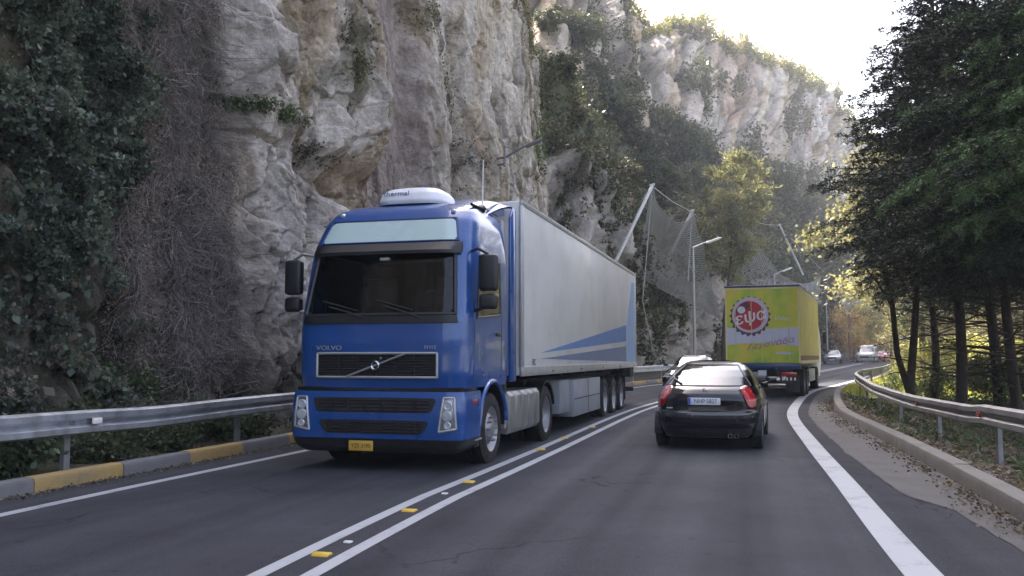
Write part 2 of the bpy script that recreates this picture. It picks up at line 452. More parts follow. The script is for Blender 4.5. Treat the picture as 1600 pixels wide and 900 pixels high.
M = {
    'asphalt': asphalt_mat(),
    'line': marking_mat("road_paint_white", (.35, .36, .375)),
    'rock': rock_mat("limestone", 1.0, .65),
    'rock_far': rock_mat("limestone_far", .35, .8),
    'leaf': leaf_mat("leaf", .3),
    'needle': leaf_mat("needle", .12, .6),
    'sunleaf': leaf_mat("pale_leaf", .4, .6, 1.0),
    'soil': soil_mat("roadside_soil", (.035, .03, .022), (.12, .095, .07), (.045, .055, .028)),
    'ground': soil_mat("valley_ground", (.12, .11, .07), (.24, .22, .15), (.14, .16, .07), .3),
    'verge': soil_mat("grass_verge", (.10, .12, .03), (.22, .24, .08), (.16, .18, .05), .8),
    'bark': principled("bark", (.055, .042, .033), .9, var=.5, scale=9, bump=1.0, bscale=22, spec=.15),
    'bark_pale': principled("pale_bark", (.11, .09, .07), .9, var=.4, scale=9, bump=1.0, bscale=22, spec=.15),
    'concrete': principled("concrete", (.17, .16, .145), .85, var=.25, scale=5, bump=.6, bscale=50, dirt=(.10, .095, .08), dirt_amt=.8, dirt_scale=1.6),
    'gutter': principled("gutter_concrete", (.095, .090, .086), .85, var=.25, scale=4, bump=.7, bscale=70, dirt=(.06, .055, .05), dirt_amt=.85, dirt_scale=1.2),
    'kerb_yellow': principled("kerb_paint_yellow", (.30, .20, .065), .7, var=.2, scale=6, bump=.4, bscale=50, dirt=(.11, .10, .085), dirt_amt=.9, dirt_scale=3),
    'kerb_grey': principled("kerb_paint_grey", (.13, .125, .13), .75, var=.25, scale=6, bump=.4, bscale=50, dirt=(.07, .065, .06), dirt_amt=.7, dirt_scale=3),
    'galv': principled("galvanised_steel", (.66, .68, .72), .40, metal=.75, var=.15, scale=5, dirt=(.22, .20, .18), dirt_amt=.7, dirt_scale=3, bump=.12, bscale=30),
    'galv_old': principled("weathered_steel", (.30, .30, .30), .55, metal=.5, var=.2, scale=5, dirt=(.12, .10, .085), dirt_amt=.85, dirt_scale=2.2, bump=.15, bscale=30),
    'rust': principled("rusty_steel", (.16, .07, .04), .8, var=.3, scale=10, bump=.3),
    'red_ref': principled("red_reflector", (.40, .02, .03), .25, coat=.6),
    'white_ref': principled("white_reflector", (.85, .80, .74), .3),
    'stud': principled("yellow_stud", (.62, .40, .04), .45, var=.2, scale=30),
    'stud_w': principled("white_stud", (.62, .62, .60), .45, var=.2, scale=30),
    'blue': principled("blue_cab_paint", (.004, .062, .255), .30, var=.06, scale=2, coat=.8, dirt=(.06, .08, .14), dirt_amt=.28, dirt_scale=2.6),
    'navy': principled("dark_blue_paint", (.008, .03, .12), .4, var=.06, scale=2, coat=.5),
    'blackpl': principled("black_plastic", (.012, .012, .014), .45, var=.3, scale=8, dirt=(.05, .045, .04), dirt_amt=.3, dirt_scale=3),
    'blackgl': principled("gloss_black", (.006, .006, .008), .15, var=.1, coat=.5),
    'carblack': principled("black_car_paint", (.006, .006, .009), .16, var=.1, scale=2, coat=.5, spec=.35),
    'rubber': principled("tyre_rubber", (.022, .021, .020), .85, var=.3, scale=14, bump=.3, bscale=60, dirt=(.08, .07, .06), dirt_amt=.6, dirt_scale=4, spec=.25),
    'steelrim': principled("steel_rim", (.34, .34, .35), .45, metal=.6, var=.25, scale=6, dirt=(.10, .085, .07), dirt_amt=.7, dirt_scale=6),
    'alloy': principled("alloy_rim", (.42, .43, .45), .3, metal=.8, var=.1),
    'chrome': principled("chrome", (.62, .63, .65), .18, metal=1.0, var=.05),
    'grille': principled("dark_grille", (.010, .009, .010), .6, var=.3),
    'trailer': principled("trailer_panel", (.60, .585, .565), .42, var=.05, scale=1.2, dirt=(.40, .37, .33), dirt_amt=.55, dirt_scale=.8, coat=.15),
    'alu': principled("aluminium_rail", (.52, .52, .52), .4, metal=.6, var=.15, dirt=(.25, .23, .21), dirt_amt=.5, dirt_scale=3),
    'tank': principled("ribbed_tank", (.42, .41, .40), .42, metal=.75, var=.15, dirt=(.16, .14, .12), dirt_amt=.7, dirt_scale=3),
    'skirt': principled("grey_side_box", (.30, .31, .33), .5, var=.12, scale=2, dirt=(.16, .15, .14), dirt_amt=.6, dirt_scale=1.5),
    'gblue': principled("graphic_blue", (.10, .20, .42), .45, var=.06),
    'gnavy': principled("graphic_slate_blue", (.13, .17, .28), .45, var=.06),
    'glight': principled("graphic_light_blue", (.26, .42, .66), .45, var=.06),
    'white': principled("white_plastic", (.72, .72, .74), .4, var=.06, dirt=(.45, .43, .40), dirt_amt=.4, dirt_scale=5),
    'sign': principled("milky_sign_panel", (.46, .58, .56), .25, var=.04, scale=1.5, coat=.6),
    'lamp_glass': principled("headlamp_glass", (.55, .57, .60), .12, var=.35, scale=18, metal=.3, coat=1.0),
    'lamp_dark': principled("headlamp_bowl", (.26, .27, .29), .25, metal=.6, var=.4, scale=22, coat=1.0),
    'amber': principled("amber_lens", (.55, .18, .02), .25, coat=.6),
    'redlens': principled("red_lens", (.36, .008, .014), .22, var=.2, scale=9, coat=1.0),
    'lens_glint': principled("painted_lens_highlight", (.46, .08, .09), .2, var=.2, scale=9, coat=1.0),
    'plate_y': principled("yellow_plate", (.60, .36, .05), .5, var=.06),
    'plate_w': principled("white_plate", (.66, .67, .70), .45, var=.05),
    'plate_b': principled("blue_plate_band", (.03, .07, .40), .5, var=.05),
    'ink': principled("black_ink", (.03, .028, .03), .6, var=.05),
    'glass': glass_mat("cab_glass", (.30, .33, .34), 1.55),
    'carglass': glass_mat("car_glass", (.10, .12, .13), 1.75),
    'darkglass': principled("dark_side_glass", (.010, .012, .014), .06, var=.05, coat=1.0),
    'interior': principled("cab_lining", (.025, .025, .028), .8, var=.2),
    'seat': principled("seat_cloth", (.05, .055, .06), .9, var=.3, scale=20),
    'redpaint': principled("cap_red", (.45, .012, .02), .4, var=.15, scale=4),
    'capdark': principled("cap_maroon", (.10, .03, .06), .5, var=.2),
    'pink': principled("script_purple", (.36, .10, .30), .5, var=.1),
    'capring': principled("cap_pale_ring", (.55, .50, .62), .4, var=.1),
    'adwhite': principled("ad_white_band", (.55, .57, .68), .45, var=.06),
    'beige': principled("cream_box_side", (.74, .64, .26), .55, var=.08, scale=1.5, dirt=(.36, .32, .20), dirt_amt=.5, dirt_scale=1.2),
    'brownstripe': principled("brown_stripe", (.20, .10, .06), .6, var=.1),
    'frame_dark': principled("chassis_black", (.018, .018, .02), .7, var=.3, dirt=(.06, .05, .045), dirt_amt=.6, dirt_scale=3),
    'carsilver': principled("silver_car_paint", (.26, .28, .30), .3, metal=.4, var=.05, coat=.8),
    'carwhite': principled("white_van_paint", (.48, .48, .48), .35, var=.05, coat=.5),
    'carred': principled("red_car_paint", (.48, .03, .025), .3, var=.08, coat=.8),
    'carorange': principled("orange_car_paint", (.55, .13, .03), .35, var=.08, coat=.6),
    'cardark': principled("charcoal_car_paint", (.02, .022, .028), .25, var=.05, coat=1.0),
    'wire': principled("net_wire", (.34, .34, .34), .6, metal=.3, var=.1),
    'pole': principled("lamp_pole_paint", (.42, .43, .42), .5, metal=.3, var=.12, dirt=(.25, .24, .22), dirt_amt=.5, dirt_scale=2),
    'lamp_white': principled("lamp_head", (.62, .62, .60), .4, var=.06),
    'wood': principled("timber_post", (.18, .10, .06), .85, var=.3, scale=8, bump=.4),
    'dry': leaf_mat("dry_stem", .1, .8),
    'stone': principled("roadside_stone", (.22, .21, .19), .9, var=.3, scale=12, bump=.5),
}

def ad_mat():
    """green, yellow and orange print of the drinks lorry"""
    m, nt, out = new_mat("fruit_print")
    b = nt.nodes.new("ShaderNodeBsdfPrincipled"); b.inputs["Roughness"].default_value = .4
    nt.links.new(b.outputs[0], out.inputs[0])
    tc = nt.nodes.new("ShaderNodeTexCoord")
    n = nt.nodes.new("ShaderNodeTexNoise"); n.inputs["Scale"].default_value = 1.15; n.inputs["Detail"].default_value = 2.5
    nt.links.new(tc.outputs["Object"], n.inputs["Vector"])
    cr = nt.nodes.new("ShaderNodeValToRGB")
    e = cr.color_ramp.elements
    e[0].position = .30; e[0].color = (.20, .44, .04, 1); e[1].position = .72; e[1].color = (.72, .42, .04, 1)
    for p, c in ((.42, (.44, .54, .04, 1)), (.52, (.56, .58, .05, 1)), (.62, (.66, .56, .06, 1))):
        k = e.new(p); k.color = c
    nt.links.new(n.outputs["Fac"], cr.inputs[0]); nt.links.new(cr.outputs[0], b.inputs["Base Color"])
    return m
M['ad'] = ad_mat()
# ------------------------------------------------------------------ road frame
def prof(y):
    return np.interp(y, [-50, 15, 30, 40, 60, 90, 120, 160, 400], [0, 0, .10, .16, .38, .68, 1.0, 1.2, 1.2])

EDGE = np.array([(-13, -45), (-6.3, -30), (-2.6, -16), (.55, -4), (1.45, 0), (2.85, 6.27), (4.05, 11), (5.06, 15.04), (7.0, 22.5), (9.06, 28.5),
                 (11.2, 34.1), (13.2, 38.5), (15.8, 43.2), (18.9, 49.2), (22.7, 57), (27.3, 66.5), (32.9, 78), (39.6, 92), (47.3, 107), (57.5, 121), (73, 137), (96, 155), (130, 178), (175, 205)], float)

def smooth_path(P, step=.4):
    out = []
    n = len(P)
    for i in range(n - 1):
        p0, p1, p2, p3 = P[max(i - 1, 0)], P[i], P[i + 1], P[min(i + 2, n - 1)]
        L = np.linalg.norm(p2 - p1); k = max(2, int(L / step))
        for j in range(k):
            t = j / k
            out.append(.5 * ((2 * p1) + (-p0 + p2) * t + (2 * p0 - 5 * p1 + 4 * p2 - p3) * t * t + (-p0 + 3 * p1 - 3 * p2 + p3) * t ** 3))
    out.append(P[-1])
    return np.array(out)

ED = smooth_path(EDGE)
# even out the direction a little
def gsm(A, k):
    w = np.exp(-np.linspace(-2, 2, 2 * k + 1) ** 2); w /= w.sum()
    pad = np.concatenate([np.repeat(A[:1], k, 0), A, np.repeat(A[-1:], k, 0)])
    return np.stack([np.convolve(pad[:, c], w, 'valid') for c in range(A.shape[1])], 1)
ED = gsm(ED, 6)
ET = np.gradient(ED, axis=0); ET /= np.linalg.norm(ET, axis=1)[:, None]
EN = np.stack([ET[:, 1], -ET[:, 0]], 1)      # to the right of travel
ES = np.concatenate([[0], np.cumsum(np.linalg.norm(np.diff(ED, axis=0), axis=1))])
S0 = ES[np.argmin(np.abs(ED[:, 1]))]
ES = ES - S0                                  # s = 0 beside the camera

def road(s, off):
    """place at distance s along the right edge line and off metres to its right"""
    x = np.interp(s, ES, ED[:, 0]); y = np.interp(s, ES, ED[:, 1])
    nx = np.interp(s, ES, EN[:, 0]); ny = np.interp(s, ES, EN[:, 1])
    return x + nx * off, y + ny * off
def road_dir(s):
    tx = np.interp(s, ES, ET[:, 0]); ty = np.interp(s, ES, ET[:, 1])
    return math.atan2(tx, ty)
SMAX = ES[-1]

def ribbon(name, s0, s1, offs, mat, zadd, step=.5, kind='structure', parent=None):
    """offs: list of offsets (numbers or functions of s); zadd: numbers or functions, one per offset"""
    ss = np.arange(s0, s1 + 1e-6, step)
    rows = []; uvs = []
    for o_, z_ in zip(offs, zadd):
        o = o_(ss) if callable(o_) else np.full(ss.shape, float(o_))
        z = z_(ss) if callable(z_) else np.full(ss.shape, float(z_))
        x, y = road(ss, o)
        rows.append(np.stack([x, y, prof(y) + z], 1)); uvs.append(np.stack([o, ss], 1))
    V = np.stack(rows, 1).reshape(-1, 3); U = np.stack(uvs, 1).reshape(-1, 2)
    Q = grid_faces(len(ss), len(offs))[:, ::-1]
    o = npmesh(name, V, Q, mat, parent, True, uv=U)
    if kind: o["kind"] = kind
    return o

CEN = lambda s: -np.interp(s, [0, 6, 9, 15, 22, 32], [4.25, 4.33, 4.37, 4.22, 4.02, 3.85])        # centre of the double line
LEFT = lambda s: -np.interp(s, [0, 9, 15, 24, 34], [8.15, 8.15, 8.05, 7.7, 7.5])                  # left edge line
KERBL = lambda s: LEFT(s) - .82
GUT = lambda s: np.interp(s, [0, 7, 9.6, 10.6, 15, 30, 60], [.98, .95, .86, .52, .42, .40, .40]) + (fbm(np.asarray(s, float) * 3.0, np.asarray(s, float) * 0 + 2.2, 71, 4) - .5) * .07  # asphalt meets gutter
KERBR = lambda s: np.interp(s, [0, 7, 11, 16, 24, 40], [1.28, 1.28, 1.32, 1.32, 1.1, .95])

# ground sheet to the horizon, below everything else
def build_ground():
    xs = np.concatenate([np.linspace(-2500, -120, 14), np.linspace(-100, 220, 81), np.linspace(260, 2500, 14)])
    ys = np.concatenate([np.linspace(-2500, -60, 14), np.linspace(-50, 260, 78), np.linspace(300, 4000, 14)])
    X, Y = np.meshgrid(xs, ys, indexing='ij')
    Z = prof(Y) - .45 - 0.25 * vnoise(X * .11, Y * .11, 3)
    V = np.stack([X, Y, Z], 2).reshape(-1, 3)
    o = npmesh("ground", V, grid_faces(len(xs), len(ys)), M['ground'], None, True)
    o["kind"] = 'structure'
build_ground()

ribbon("road", -30, SMAX - 1, [KERBL, lambda s: LEFT(s), CEN, lambda s: CEN(s) + 2.1, 0.0, GUT], M['asphalt'], [0, .012, .03, .02, .008, 0], .12)
zl = lambda v: v
ribbon("edge_line", -30, SMAX - 1, [-.135, .135], M['line'], [.0125, .0125], .5)
ribbon("centre_line", -30, 120, [lambda s: CEN(s) - .245, lambda s: CEN(s) - .115], M['line'], [.034, .034], .5)
ribbon("centre_line", -30, 120, [lambda s: CEN(s) + .115, lambda s: CEN(s) + .245], M['line'], [.034, .034], .5)
ribbon("edge_line", -30, 120, [lambda s: LEFT(s) - .075, lambda s: LEFT(s) + .075], M['line'], [.0165, .0165], .5)
# gutter of cast concrete on the right
ribbon("gutter", -30, 90, [GUT, lambda s: (GUT(s) + KERBR(s)) / 2, KERBR], M['gutter'], [.006, -.006, .012], .12)
# right bank behind the kerb
def rb(n, s0, s1):
    ss = np.arange(s0, s1, .25)
    ov = np.concatenate([np.arange(0, 3.2, .12), np.arange(3.3, 8, .35), np.arange(8.5, 60, 3)])
    S, O = np.meshgrid(ss, ov, indexing='ij')
    off = KERBR(S) + .26 + O
    x, y = road(S, off)
    base = np.interp(O, [0, .3, 1.1, 3, 6, 12, 60], [.12, .07, -.1, -.18, -.25, -.35, -.6])
    z = prof(y) + base + (fbm(x * 1.6, y * 1.6, 31, 4) - .5) * np.interp(O, [0, .3, 3], [.03, .16, .3]) + (vnoise(x * 9, y * 9, 5) - .5) * .035
    V = np.stack([x, y, z], 2).reshape(-1, 3)
    return npmesh(n, V, grid_faces(len(ss), len(ov))[:, ::-1], M['soil'], None, True)
o = rb("bank", -12, 34); o["kind"] = 'structure'
def verge(n, s0, s1, o0, o1, mat, za=-.05):
    ss = np.arange(s0, s1, .6); ov = np.linspace(o0, o1, 30)
    S, O = np.meshgrid(ss, ov, indexing='ij')
    x, y = road(S, O)
    z = prof(y) + za + (fbm(x * .8, y * .8, 41, 3) - .5) * .25
    o = npmesh(n, np.stack([x, y, z], 2).reshape(-1, 3), grid_faces(len(ss), len(ov))[:, ::-1], mat, None, True)
    o["kind"] = 'structure'
verge("grass_verge", 33.5, 110, 1.25, 26, M['verge'], .02)
# left strip between kerb and rock
def lb():
    ss = np.arange(-28, 150, .3); ov = np.arange(0, 3.4, .15)
    S, O = np.meshgrid(ss, ov, indexing='ij')
    x, y = road(S, KERBL(S) - .2 - O)
    z = prof(y) + np.interp(O, [0, .3, 1.2, 3.4], [.10, .05, .12, .5]) + (fbm(x * 2, y * 2, 77, 4) - .5) * .2 * sstep(0, .4, O)
    o = npmesh("roadside_strip", np.stack([x, y, z], 2).reshape(-1, 3), grid_faces(len(ss), len(ov)), M['soil'], None, True)
    o["kind"] = 'structure'
lb()

# ------------------------------------------------------------------ rock walls
def rock_color(h, pal):
    """pal: list of (position, colour); h any array"""
    xs = [p[0] for p in pal]
    return np.stack([np.interp(h, xs, [p[1][c] for p in pal]) for c in range(3)], -1)

def near_cliff():
    # plan of the wall foot: along the road, then back along the gully
    ss = np.arange(-24, 0, .5)
    x, y = road(ss, -11.2)
    P = [(a, b) for a, b in zip(x, y)]
    ss = np.arange(0, 36.5, 1.0); x, y = road(ss, -10.95); P += list(zip(x, y))
    P += [(1.05, 38.6), (1.45, 42), (1.7, 47), (1.9, 54), (1.6, 62), (.2, 70), (-5, 79), (-16, 86), (-34, 90)]  # unseen return behind the corner, shaped to keep the road in shade
    P = smooth_path(np.array(P, float), .05)
    P = gsm(P, 8)
    seg = np.linalg.norm(np.diff(P, axis=0), axis=1); U = np.concatenate([[0], np.cumsum(seg)])
    d = np.hypot(P[:, 0], P[:, 1])
    vis = (P[:, 1] > 8) & (P[:, 1] < 41)
    stepw = np.where(vis, .0011 * d, .25)
    idx = np.interp(np.arange(0, 1, 1 / 3000.), [0, 1], [0, 1])
    cost = np.concatenate([[0], np.cumsum(seg / stepw[1:])])
    nu = int(cost[-1])
    uu = np.interp(np.linspace(0, cost[-1], nu), cost, U)
    bx = np.interp(uu, U, P[:, 0]); by = np.interp(uu, U, P[:, 1])
    T = np.gradient(P, axis=0); T /= np.linalg.norm(T, axis=1)[:, None]
    T = gsm(T, 20)
    nx = np.interp(uu, U, T[:, 1]); ny = np.interp(uu, U, -T[:, 0])
    L = np.hypot(nx, ny); nx /= L; ny /= L
    zz = np.concatenate([np.arange(-.6, 9, .027), np.arange(9, 18, .05), np.arange(18, 64, .9)])
    UU, ZZ = np.meshgrid(uu, zz, indexing='ij')
    # pixel -> (u, z) on the plain wall
    i0 = np.argmax((P[:, 1] > 3)); i1 = np.argmax(P[:, 1] > 41)
    ppx = 800 + FPX * P[i0:i1, 0] / P[i0:i1, 1] * math.cos(PITCH) * 1.0
    def feat(px, py):
        j = i0 + int(np.argmin(np.abs(ppx - px)))
        p = at(px, py, P[j, 1])
        return U[j], p.z, P[j, 1]
    def region(px, py, rx, ry, pw=4):
        u0, z0, dd = feat(px, py)
        ua = feat(px - rx, py)[0]; ub = feat(px + rx, py)[0]
        ru = abs(ub - ua) / 2 + 1e-3; rz = ry * dd / FPX
        um = (ua + ub) / 2
        wob = (fbm(UU * .9, ZZ * .9, 55, 3) - .5) * .45
        r = np.abs((UU - um) / ru + wob) ** pw + np.abs((ZZ - z0) / rz + wob * .7) ** pw
        return np.exp(-r)
    D = np.zeros_like(UU)
    W = [(fbm(UU * .35, ZZ * .22, 1, 3) - .5), (fbm(UU * .35 + 40, ZZ * .35, 2, 3) - .5)]
    u1 = UU + W[0] * 1.5 + ZZ * .10; z1 = ZZ + W[1] * 1.2 - UU * .25
    f1, b1 = facets(u1 / 1.9, z1 / 6.5, 3, 1.5, 1.0)
    f2, b2 = facets(u1 / .75 + f1 * .5, z1 / 2.1, 4, 1.7, .8)
    f3, b3 = facets(u1 / .30 + f2 * .5, z1 / .62, 5, 1.8, .8)
    f4, b4 = facets(UU / .13 + f3 * .3, ZZ / .19, 6, 1.6, .7)
    f5, b5 = facets(UU / .055, ZZ / .07, 7, 1.4, .7)
    rough = fbm(UU * 4, ZZ * 2.2, 8, 5)
    flute = fbm(u1 * 2.2, ZZ * .16, 9, 3)
    brown = region(310, 330, 95, 420, 4)
    slab = region(648, 40, 50, 330, 6)
    ivy = region(60, 200, 230, 640, 6)
    calm = np.clip((1 - .9 * slab - .35 * brown - .3 * ivy) * np.interp(UU, [feat(590, 300)[0], feat(700, 300)[0]], [1, .62]), .08, 1)
    # pillars and recesses read across the face
    keys = [(-200, 0), (60, .15), (215, .10), (240, -.25), (365, -.15), (385, .35), (440, .55), (476, .40), (488, -.05), (503, .35), (520, .75), (585, .85), (597, .25), (603, -.55), (682, -.50), (692, .25), (712, .45), (722, .15), (729, -.45), (748, -.35), (758, .30), (800, .75), (850, .85)]
    ku = np.array([feat(k[0], 300)[0] if k[0] > 5 else feat(8, 300)[0] - 3.0 * (8 - k[0]) / 208 for k in keys])
    mean_ = (fbm(UU * .15, ZZ * .33, 14, 3) - .5) * 1.1 + (fbm(UU * .6, ZZ * 1.1, 15, 3) - .5) * .45
    D += np.interp(UU + mean_, ku, [k[1] for k in keys])
    D += calm * (.52 * f1 + .34 * f2 + .15 * f3 + .055 * f4 + .02 * f5 + (rough - .5) * .22 + (flute - .5) * .45)
    D -= calm * .28 * np.exp(-(b1 / .035) ** 2) + calm * .12 * np.exp(-(b2 / .05) ** 2) + calm * .04 * np.exp(-(b3 / .06) ** 2)
    D += slab * (.10 * (fbm(UU * 3, ZZ * .5, 16, 4) - .5) + .05 * f3)
    for px, py, rx, ry, a in [(432, 120, 46, 78, .35), (560, 70, 34, 95, .35), (575, 185, 20, 55, .45), (512, 175, 13, 80, -.5), (545, 290, 50, 45, -.85), (500, 255, 30, 30, -.4),
                              (428, 440, 62, 130, .35), (482, 340, 36, 60, .30), (741, 225, 9, 90, -.5), (405, 214, 40, 7, -.22), (420, 60, 24, 60, .3), (360, 575, 60, 40, .25), (455, 20, 6, 110, -.35), (800, 30, 14, 60, -.25), (775, 230, 10, 60, .25)]:
        D += a * region(px, py, rx, ry, 4)
    D -= .085 * np.maximum(ZZ, 0) + .10 * np.maximum(ZZ - 16, 0)
    big = sstep(17, 22, ZZ) * (fbm(UU * .12, ZZ * .12, 12, 3) - .5) * 5
    D += big
    D += .5 * np.exp(-((ZZ + .2) / .8) ** 2) * (rough)
    X = bx[:, None] + nx[:, None] * D; Y = by[:, None] + ny[:, None] * D
    V = np.stack([X, Y, ZZ], 2)
    # colours by zone; darker behind the ivy, at one hollow and at the foot
    t = fbm(UU * .5, ZZ * .28, 61, 5); t2 = fbm(UU * 2.3, ZZ * 1.0, 62, 5); t3 = fbm(UU * 1.8, ZZ * .10, 63, 4); t4 = fbm(UU * .35, ZZ * .6, 64, 3)
    col = rock_color(t * .55 + t2 * .45, [(.3, (.28, .265, .25)), (.42, (.42, .40, .38)), (.5, (.53, .505, .48)), (.62, (.60, .575, .55)), (.75, (.66, .64, .615))])
    def mix(c, w):
        nonlocal col
        w = np.clip(w, 0, 1)[..., None]; col = col * (1 - w) + np.array(c) * w
    pil = region(790, 150, 62, 420, 4) + region(708, 150, 22, 420, 4)
    mix((.44, .36, .25), .7 * np.clip(pil, 0, 1) * sstep(.42, .60, t3))
    mix((.46, .42, .35), .5 * np.clip(pil, 0, 1))
    mix((.30, .20, .12), .6 * sstep(.60, .72, t2) * sstep(.5, .62, t4))
    mix((.17, .16, .145), .6 * sstep(.52, .66, t3) * (1 - .5 * pil))
    mix((.13, .12, .11), .65 * sstep(.57, .68, fbm(UU * 3.2, ZZ * .13, 68, 4)) * sstep(.45, .6, fbm(UU * .7, ZZ * .3, 69, 3)))
    mix((.33, .25, .15), .55 * sstep(.56, .66, fbm(UU * 1.1, ZZ * .22, 67, 4)))
    mix((.30, .27, .17), .5 * region(480, 110, 14, 130, 2)); mix((.16, .15, .09), .7 * region(540, 90, 9, 80, 2)); mix((.12, .10, .08), .8 * region(490, 290, 30, 60, 3))
    mix((.13, .135, .09), .55 * sstep(.58, .66, t4) * sstep(.45, .6, t2))
    mix((.235, .20, .185), .92 * slab * (.75 + .5 * fbm(UU * 6, ZZ * .8, 66, 3)))
    mix((.20, .17, .15), .9 * brown * sstep(.2, .45, t2))
    mix((.06, .055, .04), .9 * ivy)
    low = region(430, 450, 80, 170, 4)
    mix((.30, .29, .285), .5 * low)
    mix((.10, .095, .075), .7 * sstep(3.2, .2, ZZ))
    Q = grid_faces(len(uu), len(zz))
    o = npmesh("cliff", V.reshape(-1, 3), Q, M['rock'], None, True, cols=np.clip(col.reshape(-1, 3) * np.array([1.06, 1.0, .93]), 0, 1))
    o["kind"] = 'structure'
    return dict(V=V, uu=uu, zz=zz, nx=nx, ny=ny, feat=feat, UU=UU, ZZ=ZZ, ivy=ivy, brown=brown, slab=slab, region=region, D=D, by=by)
NC = near_cliff()

# the mountain beyond: rows of control places (foot, top of the lower rock, foot of the high wall, ridge, behind the ridge)
FARC = [
    [(700, 33, None), (790, 250, 38), (780, 130, 60), (790, -60, 80)],
    [(860, 40, None), (862, 246, 43), (868, 130, 62), (885, -30, 84)],
    [(930, 45, None), (940, 290, 48.5), (945, 195, 75), (955, -28, 98)],
    [(985, 50, None), (988, 395, 52.5), (1020, 240, 88), (1005, 42, 115)],
    [(1046, 57, None), (1060, 410, 61), (1080, 262, 98), (1108, 50, 130)],
    [(1108, 68, None), (1140, 425, 74), (1165, 288, 108), (1200, 98, 142)],
    [(1172, 85, None), (1215, 440, 90), (1255, 300, 124), (1300, 128, 158)],
    [(1240, 105, None), (1290, 455, 111), (1315, 330, 140), (1338, 195, 170)],
    [(1305, 128, None), (1365, 470, 134), (1395, 400, 158), (1425, 320, 188)],
    [(1400, 150, None), (1450, 490, 156), (1500, 430, 176), (1560, 370, 205)],
    [(1620, 190, None), (1660, 500, 196), (1720, 450, 215), (1800, 400, 250)],
    [(1900, 230, None), (1950, 510, 238), (2000, 470, 260), (2100, 430, 300)],
]
def far_cliff():
    rows = []
    for c in FARC:
        px, d, _ = c[0]
        f = Vector(((px - 800) / FPX * d / math.cos(PITCH), d, float(prof(d)) - .3))
        f.x = (px - 800) / FPX * d
        a = at(*c[1]); b = at(*c[2]); r = at(*c[3])
        out = Vector((f.x, f.y, 0)) - Vector((r.x, r.y, 0)); out.normalize()
        side = Vector((-.55, .83, 0))
        rows.append([f, a, b, r, r + side * 18 + Vector((0, 0, 2.0)), r + side * 60 + Vector((0, 0, -8))])
    C = np.array([[list(p) for p in r] for r in rows])
    nr = C.shape[0]
    # smooth along the columns
    cols_ = []
    for k in range(C.shape[1]):
        cols_.append(np.stack([np.interp(np.linspace(0, nr - 1, 760), np.arange(nr), C[:, k, c]) for c in range(3)], 1))
    A = np.stack(cols_, 1)                       # 760 x 6 x 3
    for k in range(A.shape[1]): A[:, k] = gsm(A[:, k], 16)
    # vertical resampling
    vs = np.concatenate([np.linspace(0, 1, 90, endpoint=False), np.linspace(1, 2, 110, endpoint=False), np.linspace(2, 3, 230, endpoint=False), np.linspace(3, 5, 50)])
    W = np.stack([np.stack([np.interp(vs, np.arange(6), A[i, :, c]) for c in range(3)], 1) for i in range(A.shape[0])], 0)
    # roundness of the profile
    e = 5
    for c in range(3):
        z = W[:, :, c]; W[:, :, c] = np.stack([np.convolve(np.pad(z[i], e, mode='edge'), np.ones(2 * e + 1) / (2 * e + 1), 'valid') for i in range(z.shape[0])])
    du = np.gradient(W, axis=0); dv = np.gradient(W, axis=1)
    N = np.cross(du, dv); N /= np.linalg.norm(N, axis=2)[:, :, None] + 1e-9
    for c in range(3): N[:, :, c] = gsm(gsm(N[:, :, c], 12).T.copy(), 8).T
    Ls = np.cumsum(np.linalg.norm(np.diff(W[:, 200], axis=0, prepend=W[:1, 200]), axis=1))
    S = np.repeat(Ls[:, None], W.shape[1], 1)
    H = W[:, :, 2]
    VV = np.repeat(vs[None, :], W.shape[0], 0)
    wall = sstep(1.85, 2.1, VV) * (1 - sstep(2.98, 3.1, VV)); foot = 1 - sstep(.9, 1.1, VV); slope = 1 - np.clip(wall + foot, 0, 1)
    w0 = (fbm(S * .05, H * .05, 81, 3) - .5) * 14; w1 = (fbm(S * .05 + 50, H * .05, 82, 3) - .5) * 14
    a1, b1 = facets((S + w0) / 11, (H + w1) / 26, 83, 1.5, 1.0)
    a2, b2 = facets((S + w0) / 4.2 + a1, (H + w1) / 8.5, 84, 1.7, .9)
    a3, b3 = facets((S) / 1.6 + a2, (H) / 2.8, 85, 1.7, .8)
    rg = 1 - np.abs(2 * fbm(S * .09, H * .03, 86, 4) - 1)
    Dd = wall * (2.2 * a1 + 1.2 * a2 + .6 * a3 + (fbm(S * .5, H * .03, 96, 3) - .5) * 2.2 + (rg - .75) * 2.0 - 1.0 * np.exp(-(b1 / .04) ** 2) - .7 * np.exp(-(b2 / .07) ** 2))
    g1, _ = facets(S / 2.6, H / 3.4, 87, 1.6, .9); g2, _ = facets(S / .9, H / 1.2, 88, 1.7, .8)
    Dd += foot * (1.0 * g1 + .5 * g2 + (fbm(S * .5, H * .5, 89, 4) - .5) * 1.4) * sstep(0, .15, VV) * np.interp(S, [0, 40, 80], [1.0, 1.0, .9])
    Dd += slope * ((fbm(S * .12, VV * 4, 90, 4) - .5) * 5 + .7 * g1) * (1 - sstep(3.1, 3.6, VV))
    Dd += .35 * (fbm(S * .8, H * .8, 91, 4) - .5)
    W2 = W + N * Dd[:, :, None]
    t = fbm(S * .10, H * .05, 92, 5); t2 = fbm(S * .45, H * .22, 93, 5); t3 = fbm(S * .35, H * .02, 94, 4)
    col = rock_color(t * .5 + t2 * .5, [(.3, (.27, .25, .23)), (.45, (.40, .375, .35)), (.55, (.47, .445, .42)), (.7, (.54, .52, .50))])
    def mix(c, w):
        nonlocal col
        w = np.clip(w, 0, 1)[..., None]; col = col * (1 - w) + np.array(c) * w
    mix((.42, .34, .22), .6 * sstep(.5, .65, t3) * wall)
    mix((.36, .22, .16), .5 * sstep(.6, .68, t) * wall)
